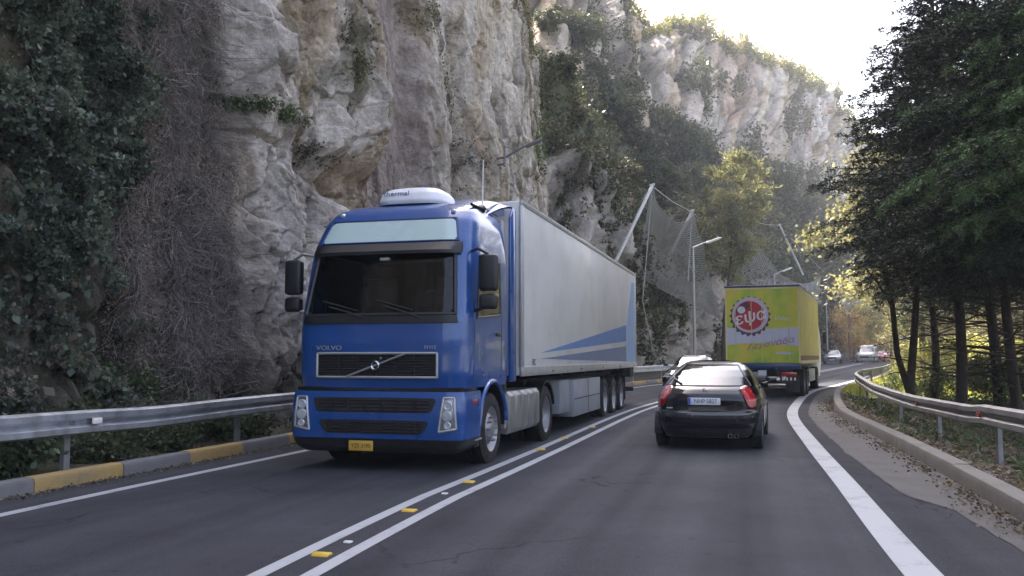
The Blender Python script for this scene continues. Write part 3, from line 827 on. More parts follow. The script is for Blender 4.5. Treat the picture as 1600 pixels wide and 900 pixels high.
    mix((.11, .10, .09), .55 * sstep(.56, .70, fbm(S * .6, H * .06, 95, 4)) * wall)
    veg = slope * sstep(.36, .50, t2 + .12 * slope) * .9 + foot * sstep(.52, .62, t) * .7
    mix((.075, .085, .04), veg)
    mix((.15, .13, .09), slope * sstep(.5, .6, t) * .6)
    mix((.12, .105, .085), foot * .35 * sstep(30, 60, S))
    o = npmesh("mountain", W2.reshape(-1, 3), grid_faces(W2.shape[0], W2.shape[1]), M['rock_far'], None, True, cols=np.clip(col.reshape(-1, 3) * np.array([1.05, 1.0, .93]), 0, 1))
    o["kind"] = 'structure'
    return dict(V=W2, N=N, vs=vs, VV=VV, S=S, t=t, t2=t2)
FC = far_cliff()

# hills that close the valley far ahead on the right
def hills():
    V = []; n = 120
    xs = np.linspace(60, 900, n); vs = np.linspace(0, 1, 24)
    X, T = np.meshgrid(xs, vs, indexing='ij')
    Y = 420 - X * .12 + T * 260
    Z = -2 + T * (60 + 22 * fbm(X * .01, X * 0 + 1, 7, 4) * 1.2 + 10 * vnoise(X * .04, T * 3, 8)) * (1 - .0006 * X)
    o = npmesh("hills", np.stack([X, Y, Z], 2).reshape(-1, 3), grid_faces(n, 24), M['ground'], None, True)
    o["kind"] = 'structure'
hills()
# ------------------------------------------------------------------ kerbs, rails, roadside
def kerb(name, s0, s1, off0, side, mats, h, w, label, cat, stone=1.6, rough=.01):
    """a run of kerb stones: one thing, the painted stretches are parts"""
    p = road(s0, off0(np.array([s0]))[0])
    root = empty(name, (0, 0, 0), 0, label, cat)
    k = 0; s = s0
    buckets = {}
    while s < s1:
        e = min(s + stone, s1)
        m = mats[k % len(mats)]
        b = buckets.setdefault(m[0], (m[1], MB(), m[2] if len(m) > 2 else None))[1]
        ss = np.linspace(s + .006, e - .006, 5)
        o = off0(ss)
        V = []
        prof2 = [(0, -.25), (0, h * .72), (.02, h * .94), (.055, h), (w - .03, h), (w, h - .03), (w, -.25)]
        jit = (random.random() - .5) * rough
        for q, si in enumerate(ss):
            for (a, z) in prof2:
                x, y = road(si, o[q] + side * (a + jit)); V.append((x, y, prof(y) + z + jit * .6))
        n = len(prof2); Fs = []
        for i in range(4):
            for j in range(n - 1): Fs.append((i * n + j, (i + 1) * n + j, (i + 1) * n + j + 1, i * n + j + 1))
        Fs += [tuple(range(n)), tuple(4 * n + j for j in range(n))]
        b.add(V, Fs)
        s = e; k += 1
    for nm, (mt, b, lab) in buckets.items():
        o = b.build(nm, mt, root, smooth=True)
        if lab: o["label"] = lab
    return root

kerb("kerb", -12, 95, lambda s: KERBL(np.asarray(s)), -1,
     [("yellow_stretch", M['kerb_yellow'], "worn yellow painted stretches of kerb"), ("grey_stretch", M['kerb_grey'], "grey unpainted stretches of kerb")], .17, .2,
     "low kerb painted in worn yellow and grey blocks at the foot of the rock wall", "kerb", stone=1.45)
kerb("kerb", -12, 90, lambda s: KERBR(np.asarray(s)), 1, [("kerb_stone", M['concrete'])], .20, .24,
     "raised weathered concrete kerb along the leafy bank on the right of the road", "kerb", stone=4.0, rough=.02)

WB = [(0, -.155), (.025, -.155), (.082, -.125), (.082, -.055), (.012, -.018), (.012, .018), (.082, .055), (.082, .125), (.025, .155), (0, .155)]
def guard_rail(name, s0, s1, off, side, zt, mat, label, post_gap, post_s0, post_mat, dents=(), postw=.10, reflectors=(), post_depth=.95):
    root = empty(name, (0, 0, 0), 0, label, "guard rail")
    seg = 4.0
    b = MB(); ss = np.arange(s0, s1 + .01, .4)
    oo = off(ss); zz = zt(ss)
    V = []; Fs = []; th = .004
    lim = len(WB)
    def pt(si, a, z, o0, z0):
        d = 0; dz = 0
        for (c, wd, am, az) in dents:
            g = math.exp(-((si - c) / wd) ** 2); d += am * g; dz += az * g
        x, y = road(si, o0 - side * (a - .04) + side * d); return (x, y, prof(y) + z0 + z + dz)
    for q, si in enumerate(ss):
        lap = .004 * (int((si - s0) // seg) % 2)
        for (a, z) in WB: V.append(pt(si, a + lap, z, oo[q], zz[q] - .155))
        for (a, z) in WB: V.append(pt(si, a + lap - th * 2 - .01 * (a < .02), z * .985, oo[q], zz[q] - .155))
    n = 2 * lim
    for i in range(len(ss) - 1):
        for j in range(lim - 1):
            Fs.append((i * n + j, (i + 1) * n + j, (i + 1) * n + j + 1, i * n + j + 1))
            Fs.append((i * n + lim + j, i * n + lim + j + 1, (i + 1) * n + lim + j + 1, (i + 1) * n + lim + j))
        for j in (0, lim - 1):
            Fs.append((i * n + j, i * n + lim + j, (i + 1) * n + lim + j, (i + 1) * n + j))
    Fs += [tuple(list(range(lim)) + list(range(2 * lim - 1, lim - 1, -1)))]
    L = (len(ss) - 1) * n
    Fs += [tuple([L + j for j in range(lim)] + [L + j for j in range(2 * lim - 1, lim - 1, -1)])]
    b.add(V, Fs)
    b.build("beam", mat, root, smooth=True)
    s = post_s0; cnt = 0
    while s < s1 and cnt < 45:
        o0 = float(off(np.array([s]))[0]); z0 = float(zt(np.array([s]))[0])
        x, y = road(s, o0 + side * .10); a = road_dir(s)
        p = MB()
        w = postw; t = .008
        lean = .03 * math.sin(s * 3)
        zb = prof(y) + z0 - post_depth - .35
        zt_ = prof(y) + z0 - .03
        # C section post
        for (cx, cy, dx, dy) in ((0, 0, t, w), (side * .03, w / 2, .06, t), (side * .03, -w / 2, .06, t)):
            p.bbox((cx - dx / 2, cy - dy / 2, 0), (cx + dx / 2, cy + dy / 2, zt_ - zb))
        p.bbox((-side * .07, -.05, zt_ - zb - .24), (-.002 * side, .05, zt_ - zb - .06))
        o = p.build("post", post_mat, root)
        o.location = (x, y, zb); o.rotation_euler = (lean, 0, -a)
        s += post_gap; cnt += 1
    for (si, mt, nm) in reflectors:
        o0 = float(off(np.array([si]))[0]); z0 = float(zt(np.array([si]))[0])
        x, y = road(si, o0 - side * .035)
        p = MB(); p.box((0, 0, 0), (.035, .16, .075))
        o = p.build(nm, mt, root, bevel=.006); o.location = (x, y, prof(y) + z0 - .155); o.rotation_euler = (0, 0, -road_dir(si))
    return root

RL = lambda s: KERBL(np.asarray(s)) - .42
guard_rail("guard_rail", -10, 95, RL, -1, lambda s: np.full(np.shape(s), .86), M['galv'],
           "silver corrugated guard rail in front of the ivy covered rock wall", 4.0, 1.35, M['galv_old'],
           dents=((11.0, 1.3, .05, -.035), (7.3, .8, -.03, .02)), reflectors=((9.7, M['white_ref'], "reflector"), (15.9, M['white_ref'], "reflector"), (24, M['white_ref'], "reflector")))
RR = lambda s: np.interp(s, [-20, 11, 16, 24, 34, 60], [2.35, 2.3, 2.4, 2.25, 1.75, 1.6])
guard_rail("guard_rail", -12, 60, RR, 1, lambda s: np.interp(s, [0, 10, 14.8, 15.6, 20, 27, 34, 60], [.91, .88, .81, .76, .70, .72, .84, .86]), M['galv_old'],
           "dull weathered guard rail on short posts curving below the dark trees", 4.0, 2.4, M['galv_old'], dents=((15.2, .5, .03, 0),), postw=.13,
           reflectors=((14.9, M['red_ref'], "reflector"), (19.6, M['red_ref'], "reflector")), post_depth=1.0)

# road studs between the two centre lines
def stud(big):
    b = MB()
    if big:
        b.prism([(-.055, 0), (-.03, .022), (.03, .022), (.055, 0)], -.07, .07, 'x')
    else:
        b.prism([(-.03, 0), (-.018, .015), (.018, .015), (.03, 0)], -.035, .035, 'x')
    o = b.build("road_stud", M['stud'] if big else M['stud_w'], None, bevel=.006)
    return o
first = [None, None]
def ground_px(px, py):
    d = 10.0
    for _ in range(12):
        r = at(px, py, 1.0) - Vector((0, 0, EYE)); d = (float(prof(d)) + .03 - EYE) / r.z
    return at(px, py, d)
big_px = [(503, 868, 'on the paint nearest the camera'), (640, 799, 'second from the camera'), (733, 754, 'third from the camera'), (845, 703, 'fourth from the camera'), (882, 685, 'fifth from the camera'), (925, 668, 'sixth from the camera')]
small_px = [(544, 848, 'beside the nearest yellow stud'), (695, 772, 'between the second and third yellow studs')]
for k, (lst, mt) in enumerate(((big_px, 0), (small_px, 1))):
    for px, py, txt in lst:
        p = ground_px(px, py)
        if first[k] is None: first[k] = stud(k == 0); o = first[k]
        else: o = first[k].copy(); COL.objects.link(o)
        o.location = (p.x, p.y, float(prof(p.y)) + .031); o.rotation_euler = (0, 0, -R(14))
        tag(o, ("yellow reflective road stud between the double lines, " if k == 0 else "small white road stud between the double lines, ") + txt, "road stud",
            "yellow studs along the double line" if k == 0 else "white studs along the double line")

# street lamps
def street_lamp(px_top, py_top, d, arm_px, arm_py, label, base_xy=None, arm_end_d=None):
    top = at(px_top, py_top, d)
    b = base_xy or (top.x, d)
    base = Vector((b[0], b[1], float(prof(b[1])) + .02))
    root = empty("street_lamp", base, 0, label, "street lamp", "street lamps along the rock side of the road")
    h = top.z - base.z
    lean = Vector((top.x - base.x, 0, 0))
    m = MB(); m.tube([(0, 0, 0), (0, 0, .9)], [.11, .105], 12); m.tube([(0, 0, .9), lean * .5 + Vector((0, 0, h * .5)), lean + Vector((0, 0, h))], [.085, .07, .05], 12)
    m.build("pole", M['pole'], root, smooth=True)
    end = at(arm_px, arm_py, arm_end_d or d) - base
    t = lean + Vector((0, 0, h))
    m = MB(); m.tube([t, t.lerp(end, .5) + Vector((0, 0, .06)), t.lerp(end, .62)], [.04, .035, .035], 8); m.build("arm", M['pole'], root, smooth=True)
    dirv = (end - t).normalized()
    q = dirv.to_track_quat('X', 'Z').to_matrix().to_4x4()
    m = MB(); L = (end - t).length * .55
    m.prism([(0, -.03), (.1, -.07), (L * .85, -.06), (L, 0), (L * .8, .07), (.12, .06), (0, .03)], -.12, .12, 'y')
    m.v = [tuple(q @ Vector((x, y, z))) for x, y, z in m.v]
    o = m.build("lamp_head", M['lamp_white'], root, bevel=.03); o.location = t.lerp(end, .45)
    return root
def left_verge(s): x, y = road(s, float(KERBL(np.array([s]))[0]) - .75); return (float(x), float(y))
street_lamp(1083, 387, 51.5, 1128, 371, "tallest pale street lamp, rising behind the black car in front of the netted rock")
street_lamp(1210, 429, 78, 1238, 418, "distant street lamp whose head shows just above the roof of the green and yellow lorry")
street_lamp(1291, 470, 104, 1312, 462, "slim street lamp with short arm rising right of the green and yellow lorry")
street_lamp(1322, 480, 118, 1352, 464, "farthest street lamp, its head in front of the sunlit orange foliage")
# lamp arm fixed to the rock above the trailer
def rock_lamp():
    p = at(789, 246, 33.5); e = at(848, 216, 33.0)
    root = empty("rock_lamp", p, 0, "grey lamp arm bracketed to the pale rock pillar above the blue lorry", "lamp")
    m = MB(); m.tube([(0, 0, 0), (e - p) * .5 + Vector((0, 0, .05)), (e - p) * .62], [.05, .045, .04], 8); m.build("arm", M['galv_old'], root, smooth=True)
    m = MB(); m.tube([(0, 0, -.35), (0, 0, .45)], .06, 8); m.tube([(0, 0, .42), (e - p) * .35 + Vector((0, 0, .02))], .025, 6); m.tube([(0, 0, 0), (-.9, .6, 0)], .05, 6); m.tube([(0, 0, -.25), (-.9, .6, -.25)], .04, 6)
    m.build("bracket", M['galv_old'], root)
    q = (e - p).normalized().to_track_quat('X', 'Z').to_matrix().to_4x4()
    m = MB(); m.prism([(0, -.03), (.1, -.07), (.6, -.06), (.72, 0), (.6, .05), (.1, .05), (0, .03)], -.1, .1, 'y'); m.v = [tuple(q @ Vector(v)) for v in m.v]
    o = m.build("lamp_head", M['galv_old'], root, bevel=.02); o.location = (e - p) * .55
rock_lamp()

# rockfall nets slung from leaning posts
def net(name, corners, nu, nv, sag, label, posts, cables, wire=.023, wob=.25, group=None):
    c = [Vector(p) for p in corners]           # bottom left, bottom right, top right, top left
    root = empty(name, (0, 0, 0), 0, label, "rockfall net", group)
    G = np.zeros((nu, nv, 3))
    nrm = (c[1] - c[0]).cross(c[3] - c[0]).normalized()
    for i in range(nu):
        for j in range(nv):
            u = i / (nu - 1); v = j / (nv - 1)
            p = (c[0] * (1 - u) + c[1] * u) * (1 - v) + (c[3] * (1 - u) + c[2] * u) * v
            p = p - Vector((0, 0, 1)) * sag * 4 * u * (1 - u) * v - nrm * (.6 * math.sin(PI * v) * math.sin(PI * u) + wob * (vnoise(np.array([u * 7.]), np.array([v * 7.]), 3)[0] - .5))
            G[i, j] = p
    V = []; Q = []
    def strip(line):
        # thin ribbons with two crossed faces per wire
        for a in range(len(line) - 1):
            p, q = line[a], line[a + 1]
            t = q - p; t = t / (np.linalg.norm(t) + 1e-9)
            s1 = np.cross(t, (0.37, -.9, .2)); s1 /= np.linalg.norm(s1) + 1e-9; s2 = np.cross(t, s1)
            for s in (s1, s2):
                b = len(V); V.extend([p - s * wire, q - s * wire, q + s * wire, p + s * wire]); Q.append((b, b + 1, b + 2, b + 3))
    for i in range(nu): strip(G[i, :])
    for j in range(nv): strip(G[:, j])
    npmesh("mesh_net", np.array(V), np.array(Q), M['wire'], root)
    for (a, b_) in posts:
        m = MB(); m.tube([a, b_], [.11, .10], 8); m.tube([Vector(b_) - Vector((.15, 0, 0)), Vector(b_) + Vector((.15, 0, .1))], .10, 6); m.build("post", M['pole'], root, smooth=True)
    for (a, b_) in cables:
        m = MB(); a = Vector(a); b_ = Vector(b_); mid = a.lerp(b_, .5) - Vector((0, 0, .15)); m.tube([a, mid, b_], .025, 5); m.build("cable", M['wire'], root, smooth=True)
    return root
T1 = at(1019, 291, 51); B1 = at(960, 412, 47.5); T2 = at(1081, 331, 59); B2 = at(1034, 425, 58)
T1.z -= 0
net("rockfall_net", [at(992, 430, 51), at(1128, 500, 64), at(1083, 334, 59), at(1018, 294, 51)], 60, 46, 1.2,
    "wide grey wire net sagging between two leaning posts above the end of the trailer",
    [(B1, T1), (B2, T2)], [(T1, at(985, 330, 54)), (T1, at(1004, 470, 49)), (at(1004, 470, 49), at(1024, 560, 49)), (T2, at(1110, 350, 66)), (T2, at(1075, 440, 56)), (T1, T2)])
net("rockfall_net", [at(1120, 500, 68), at(1272, 520, 96), at(1282, 432, 98), at(1165, 345, 76)], 70, 40, 2.6,
    "long hazy rockfall net over the grey slope behind the green and yellow lorry",
    [(at(1255, 430, 92), at(1218, 352, 92))], [(at(1218, 352, 92), at(1288, 425, 100)), (at(1218, 352, 92), at(1175, 345, 80))], wire=.018)
def cable_line():
    pts = [(990, 385, 50), (1000, 450, 49.5), (1012, 520, 49), (1022, 556, 48.5)]
# brown timber post far ahead
def timber_post():
    p = at(1328, 540, 84); m = MB()
    m.prism([(-.12, -1.2), (.12, -1.2), (.10, 2.9), (-.10, 3.0)], -.1, .1, 'y'); m.bbox((-.1, -.12, 2.5), (.75, .12, 2.7))
    o = m.build("timber_post", M['wood'], None, bevel=.02); o.location = p
    tag(o, "brown wooden post with a short crosspiece standing beyond the bend", "post")
timber_post()

# ------------------------------------------------------------------ vehicles: bodies as stacked outlines
class Shell:
    def __init__(s, levels, sm=5):
        z = np.array([l[0] for l in levels]); s.zs = np.linspace(z[0], z[-1], 400)
        P = np.stack([np.interp(s.zs, z, [l[k] for l in levels]) for k in range(1, 6)], 1)
        if sm: P = gsm(P, sm)
        s.P = P
        # columns: y front, y rear, half width, front exponent, rear exponent
    def par(s, z): return [np.interp(z, s.zs, s.P[:, k]) for k in range(5)]
    def front(s, x, z):
        yf, yr, hw, n, m = s.par(z); yc = (yf + yr) / 2; hl = (yf - yr) / 2
        return yc + hl * np.clip(1 - np.abs(x / hw) ** n, 0, 1) ** (1 / n)
    def rear(s, x, z):
        yf, yr, hw, n, m = s.par(z); yc = (yf + yr) / 2; hl = (yf - yr) / 2
        return yc - hl * np.clip(1 - np.abs(x / hw) ** m, 0, 1) ** (1 / m)
    def side(s, y, z):
        yf, yr, hw, n, m = s.par(z); yc = (yf + yr) / 2; hl = (yf - yr) / 2
        e = np.where(y > yc, n, m)
        return hw * np.clip(1 - np.abs((y - yc) / hl) ** e, 0, 1) ** (1 / e)
    def mesh(s, name, zs, mat, parent, keep=None, nphi=128, cap_top=True, cap_bot=True, splits=None):
        """keep(x, y, z) -> bool arrays of the faces kept; splits: {name: (test, mat)}"""
        ph = np.linspace(0, 2 * PI, nphi, endpoint=False) + PI / nphi
        c, sn = np.cos(ph), np.sin(ph)
        rows = []
        for z in zs:
            yf, yr, hw, n, m = s.par(z); yc = (yf + yr) / 2; hl = (yf - yr) / 2
            e = np.where(sn > 0, n, m)
            r = 1 / (np.abs(c) ** e + np.abs(sn) ** e) ** (1 / e)
            rows.append(np.stack([hw * r * c, yc + hl * r * sn, np.full_like(c, z)], 1))
        V = np.stack(rows, 0).reshape(-1, 3)
        nz = len(zs)
        i = np.arange(nz - 1)[:, None] * nphi; k = np.arange(nphi)[None, :]; k2 = (k + 1) % nphi
        Q = np.stack([i + k, i + k2, i + nphi + k2, i + nphi + k], 2).reshape(-1, 4)
        cen = V[Q].mean(axis=1)
        good = np.ones(len(Q), bool)
        if keep is not None: good &= keep(cen[:, 0], cen[:, 1], cen[:, 2])
        Qk = Q[good]
        faces = [tuple(int(a) for a in q) for q in Qk]
        if cap_top: faces.append(tuple((nz - 1) * nphi + int(a) for a in range(nphi)))
        if cap_bot: faces.append(tuple(range(nphi))[::-1])
        me = bpy.data.meshes.new(name)
        me.from_pydata([tuple(v) for v in V], [], faces)
        bm = bmesh.new(); bm.from_mesh(me)
        bmesh.ops.delete(bm, geom=[v for v in bm.verts if not v.link_faces], context='VERTS')
        for f in bm.faces: f.smooth = True
        for e in bm.edges:
            if len(e.link_faces) == 2 and e.calc_face_angle(0) > R(42): e.smooth = False
        bm.to_mesh(me); bm.free()
        me.materials.append(mat)
        o = bpy.data.objects.new(name, me); COL.objects.link(o); o.parent = parent
        return o
    def patch(s, name, face, corners, mat, parent, off=.012, nu=24, nv=8, sgn=1, round_=0.0, depth=.02, mb=None):
        """a panel that follows the body. corners: (a, z) for bottom left, bottom right, top right, top left"""
        c = [np.array(p, float) for p in corners]
        U, Vv = np.meshgrid(np.linspace(0, 1, nu), np.linspace(0, 1, nv), indexing='ij')
        if face == 'polar':
            a_ = 2 * U - 1; b_ = 2 * Vv - 1
            U = .5 + .5 * a_ * np.sqrt(1 - round_ * b_ ** 2 / 2); Vv = .5 + .5 * b_ * np.sqrt(1 - round_ * a_ ** 2 / 2)
        elif round_ > 0:
            # pull the corners in to round the outline
            w = np.abs(2 * U - 1); h = np.abs(2 * Vv - 1)
            f = round_
            U = .5 + (U - .5) * (1 - f * h ** 6 * w ** 6); Vv = .5 + (Vv - .5) * (1 - f * 1.5 * w ** 8 * h ** 6)
        A = ((1 - U) * c[0][0] + U * c[1][0]) * (1 - Vv) + ((1 - U) * c[3][0] + U * c[2][0]) * Vv
        Z = ((1 - U) * c[0][1] + U * c[1][1]) * (1 - Vv) + ((1 - U) * c[3][1] + U * c[2][1]) * Vv
        if face == 'front': F_ = lambda o: np.stack([A, s.front(A, Z) + o, Z], 2)
        elif face == 'rear': F_ = lambda o: np.stack([A, s.rear(A, Z) - o, Z], 2)
        elif face == 'polar':          # a = angle round the body in degrees, 0 = straight back, 45 = the corner
            yf, yr, hw, n1, m1 = s.par(Z); yc = (yf + yr) / 2; hl = (yf - yr) / 2
            an = np.radians(A); sx_, cy_ = np.sin(an), np.cos(an)
            rr = 1 / (np.abs(sx_) ** m1 + np.abs(cy_) ** m1) ** (1 / m1)
            gx = np.abs(rr * sx_) ** (m1 - 1) / hw; gy = np.abs(rr * cy_) ** (m1 - 1) / hl; gl = np.hypot(gx, gy)
            F_ = lambda o: np.stack([sgn * (hw * rr * sx_ + o * gx / gl), yc - hl * rr * cy_ - o * gy / gl, Z], 2)
        else: F_ = lambda o: np.stack([sgn * (s.side(A, Z) + o), A, Z], 2)
        top = F_(off).reshape(-1, 3); bot = F_(off - depth).reshape(-1, 3)
        b = mb or MB()
        n = nu * nv
        Fs = [tuple(int(a) for a in q) for q in grid_faces(nu, nv)]
        ring = [i * nv for i in range(nu)] + [(nu - 1) * nv + j for j in range(1, nv)] + [i * nv + nv - 1 for i in range(nu - 2, -1, -1)] + [j for j in range(nv - 2, 0, -1)]
        Fs += [(ring[i], ring[(i + 1) % len(ring)], n + ring[(i + 1) % len(ring)], n + ring[i]) for i in range(len(ring))]
        b.add(np.concatenate([top, bot]), Fs)
        if mb: return mb
        return b.build(name, mat, parent, smooth=True)
    def frame(s, name, face, corners, w, mat, parent, off=.02, sgn=1, mb=None):
        """a raised border round a patch"""
        b = mb or MB(); c = [np.array(p, float) for p in corners]
        for i in range(4):
            p, q = c[i], c[(i + 1) % 4]
            pts = []
            for t in np.linspace(0, 1, 14):
                a, z = p * (1 - t) + q * t
                if face == 'front': pts.append((a, float(s.front(a, z)) + off, z))
                elif face == 'rear': pts.append((a, float(s.rear(a, z)) - off, z))
                else: pts.append((sgn * (float(s.side(a, z)) + off), a, z))
            b.tube(pts, w, 6)
        if mb: return mb
        return b.build(name, mat, parent, smooth=True)

def wheel(parent, x, y, r, w, side, rim_mat, style='truck', name="wheel", rim_sink=.03, steer=0.0):
    """tyre with a rim inside; side +1: outer face towards +x"""
    b = MB(); h = w / 2
    pr = [(r * .62, -h * .8), (r * .66, -h), (r * .9, -h), (r * .975, -h * .82)]
    for k in range(5):
        a = -h * .7 + k * h * .35
        pr += [(r, a - h * .10), (r, a + h * .10), (r * .985, a + h * .14), (r * .985, a + h * .21)] if k < 4 else [(r, a - h * .10), (r, a + h * .08)]
    pr += [(r * .975, h * .82), (r * .9, h), (r * .66, h), (r * .62, h * .8)]
    b.lathe((0, 0, 0), pr, 'x', 40, close=True)
    o = b.build(name, M['rubber'], parent, smooth=True)
    o.location = (x, y, r); o.rotation_euler = (0, 0, steer)
    m = MB(); s = side
    if style == 'front':          # domed steel rim with hub, hand holes
        m.lathe((0, 0, 0), [(r * .64, s * h * .92), (r * .60, s * h * .80), (r * .56, s * h * .45), (r * .50, s * h * .30), (r * .44, s * h * .62), (r * .26, s * h * .95), (r * .22, s * h * 1.05), (r * .12, s * h * 1.12), (0.001, s * h * 1.14)], 'x', 36)
        for k in range(10):
            a = 2 * PI * k / 10
            m.lathe((s * h * 1.02, math.cos(a) * r * .34, math.sin(a) * r * .34), [(.016, -.03), (.016, .025), (.001, .03)], 'x', 8)
    elif style == 'truck':        # deep dish
        m.lathe((0, 0, 0), [(r * .64, s * h * .92), (r * .60, s * h * .80), (r * .57, s * h * .1), (r * .52, -s * h * .15), (r * .30, -s * h * .10), (r * .27, s * h * .35), (r * .24, s * h * .42), (0.001, s * h * .45)], 'x', 36)
        for k in range(10):
            a = 2 * PI * k / 10
            m.lathe((-s * h * .05, math.cos(a) * r * .40, math.sin(a) * r * .40), [(.016, -.03), (.016, .03), (.001, .035)], 'x', 8)
    else:                         # car alloy: ring, hub and spokes
        m.lathe((0, 0, 0), [(r * .66, s * h * .95), (r * .62, s * h * .85), (r * .60, s * h * .2), (r * .63, -s * h * .5), (r * .66, -s * h * .5)], 'x', 36)
        m.lathe((0, 0, 0), [(r * .16, s * h * .3), (r * .16, s * h * .8), (.001, s * h * .85)], 'x', 20)
        for k in range(7):
            a = 2 * PI * k / 7
            c = (s * h * .62, math.cos(a) * r * .38, math.sin(a) * r * .38)
            m.box(c, (h * .25, r * .50, r * .10), rx=a)
        m.lathe((0, 0, 0), [(r * .60, -s * h * .1), (.001, -s * h * .1)], 'x', 24)
    rm = m.build("rim", rim_mat, o, smooth=True)
    return o
# ------------------------------------------------------------------ the blue articulated lorry
TH = R(15.6)
def blue_lorry():
    root = empty("articulated_lorry", (-1.82, 12.05, 0), PI - TH,
                 "blue lorry with white sign above its windscreen pulling a pale refrigerated trailer towards the camera", "lorry")
    # local frame: +y forward, z up, origin under the front of the cab; +x is the lorry's right (left in the photograph)
    cab = Shell([(1.12, -.03, -2.25, 1.22, 9, 14), (1.3, 0, -2.25, 1.245, 9, 14), (1.75, .0, -2.25, 1.25, 9, 14), (2.08, -.03, -2.25, 1.25, 9, 14), (2.95, -.26, -2.25, 1.23, 8, 14),
                 (3.12, -.33, -2.25, 1.21, 8, 14), (3.45, -.52, -2.25, 1.16, 7, 12), (3.62, -.68, -2.25, 1.10, 6, 12), (3.74, -.92, -2.25, .99, 5, 10), (3.80, -1.25, -2.25, .84, 4, 8), (3.83, -1.6, -2.22, .6, 4, 6)], 5)
    WS = dict(z0=2.11, z1=2.98)
    zs = np.unique(np.concatenate([np.linspace(1.12, 3.83, 62), [2.13, 2.97]]))
    def wheel_hole(y, z, yc, zc, r): return (y - yc) ** 2 + (z - zc) ** 2 > r * r
    def keep(x, y, z):
        ws = (z > 2.13) & (z < 2.97) & (np.abs(x) < 1.10 - .10 * (z - 2.1)) & (y > -.75)
        arch = (np.abs(x) > .7) & ~wheel_hole(y, z, -1.33, .52, .66)
        return ~ws & ~arch
    cab.mesh("cab_body", zs, M['blue'], root, keep, 200, True, False)
    c = lambda zz, xx: (xx, zz)
    gl = cab.patch("windscreen", 'front', [(-1.08, 2.10), (1.08, 2.10), (1.0, 3.0), (-1.0, 3.0)], M['glass'], root, off=.012, nu=40, nv=14, round_=.05, depth=.008)
    b = MB(); cab.frame("x", 'front', [(-1.09, 2.10), (1.09, 2.10), (1.01, 2.99), (-1.01, 2.99)], .030, M['blackpl'], root, off=.012, mb=b); b.build("screen_seal", M['blackpl'], gl, smooth=True)
    cab.patch("wiper_cowl", 'front', [(-1.13, 1.99), (1.13, 1.99), (1.10, 2.12), (-1.10, 2.12)], M['blackpl'], root, off=.030, nu=40, nv=4, depth=.05)
    wp = None
    for (x0, x1) in ((-.62, -.08), (.18, .72)):
        m = MB(); p0 = (x0, float(cab.front(x0, 2.08)) + .07, 2.06); p1 = (x1, float(cab.front(x1, 2.22)) + .05, 2.22)
        m.tube([p0, tuple((p0[i] + p1[i]) / 2 + (0, .03, .01)[i] for i in range(3)), p1], .013, 6)
        q0 = (x1 - .42, float(cab.front(x1 - .42, 2.16)) + .03, 2.16); q1 = (x1 + .12, float(cab.front(x1 + .12, 2.30)) + .03, 2.30)
        m.tube([q0, q1], .012, 6); m.build("wiper", M['blackpl'], root, smooth=True)
    # interior
    m = MB(); m.bbox((-1.12, -2.1, 1.75), (1.12, -.45, 1.82)); m.bbox((-1.15, -2.15, 1.8), (1.15, -2.05, 3.3)); m.bbox((-1.1, -2.1, 3.02), (1.1, -.6, 3.08))
    m.bbox((-1.17, -2.1, 1.8), (-1.12, -.75, 3.0)); m.bbox((1.12, -2.1, 1.8), (1.17, -.75, 3.0))
    m.prism([(-.62, 1.8), (-.12, 1.8), (-.15, 2.1), (-.32, 2.14), (-.62, 2.05)], -1.10, 1.10, 'x')
    m.build("cab_lining", M['interior'], root)
    for x in (-.58, .58):
        m = MB(); m.bbox((x - .26, -1.45, 1.95), (x + .26, -.95, 2.10)); m.box((x, -1.5, 2.40), (.5, .13, .66), rx=-.12); m.box((x, -1.54, 2.80), (.28, .1, .2), rx=-.12)
        m.build("seat", M['seat'], root, bevel=.05)
    m = MB(); pts = [(-.58 + .22 * math.cos(a), -.62 + .09 * math.sin(a), 2.24 + .20 * math.sin(a)) for a in np.linspace(0, 2 * PI, 25)]; m.tube(pts, .017, 6, False)
    m.tube([(-.80, -.62, 2.24), (-.36, -.62, 2.24)], .02, 6); m.build("steering_wheel", M['blackpl'], root, smooth=True)
    # pale curtain seen behind the far half of the screen and the roadside leaves in the side window
    # visor
    vs_ = MB()
    n = 30
    xs = np.linspace(-1.10, 1.10, n)
    V = []
    for x in xs:
        e = 1 - .55 * abs(x / 1.10) ** 5
        yb = float(cab.front(x, 3.04))
        V += [(x, yb + .01, 3.105), (x, yb + .19 * e, 3.00 - .02), (x, yb + .185 * e, 2.955 - .02), (x, yb + .01, 2.99)]
    Fs = []
    for i in range(n - 1):
        for j in range(4): Fs.append((i * 4 + j, i * 4 + (j + 1) % 4, (i + 1) * 4 + (j + 1) % 4, (i + 1) * 4 + j))
    Fs += [(0, 1, 2, 3), tuple((n - 1) * 4 + j for j in range(4))]
    vs_.add(V, Fs); vs_.build("sun_visor", M['blackpl'], root, smooth=True)
    # illuminated name board above
    sp = cab.patch("sign_board", 'front', [(-1.02, 3.13), (1.02, 3.13), (.93, 3.46), (-.93, 3.46)], M['sign'], root, off=.012, nu=36, nv=8, round_=.04)
    b = MB(); cab.frame("x", 'front', [(-1.03, 3.125), (1.03, 3.125), (.94, 3.465), (-.94, 3.465)], .016, M['navy'], root, off=.010, mb=b); b.build("sign_frame", M['navy'], sp, smooth=True)
    # marker lamps on the roof edge and camera under the visor
    for x in (-.85, .85):
        m = MB(); m.lathe((x, float(cab.front(x, 3.56)) , 3.58), [(.001, .03), (.03, .02), (.035, -.03)], 'y', 10); m.build("marker_lamp", M['lamp_glass'], root, smooth=True)
    m = MB(); m.bbox((-.07, -.30, 2.86), (.07, -.22, 2.90)); m.build("sun_sensor", M['white'], root, bevel=.01)
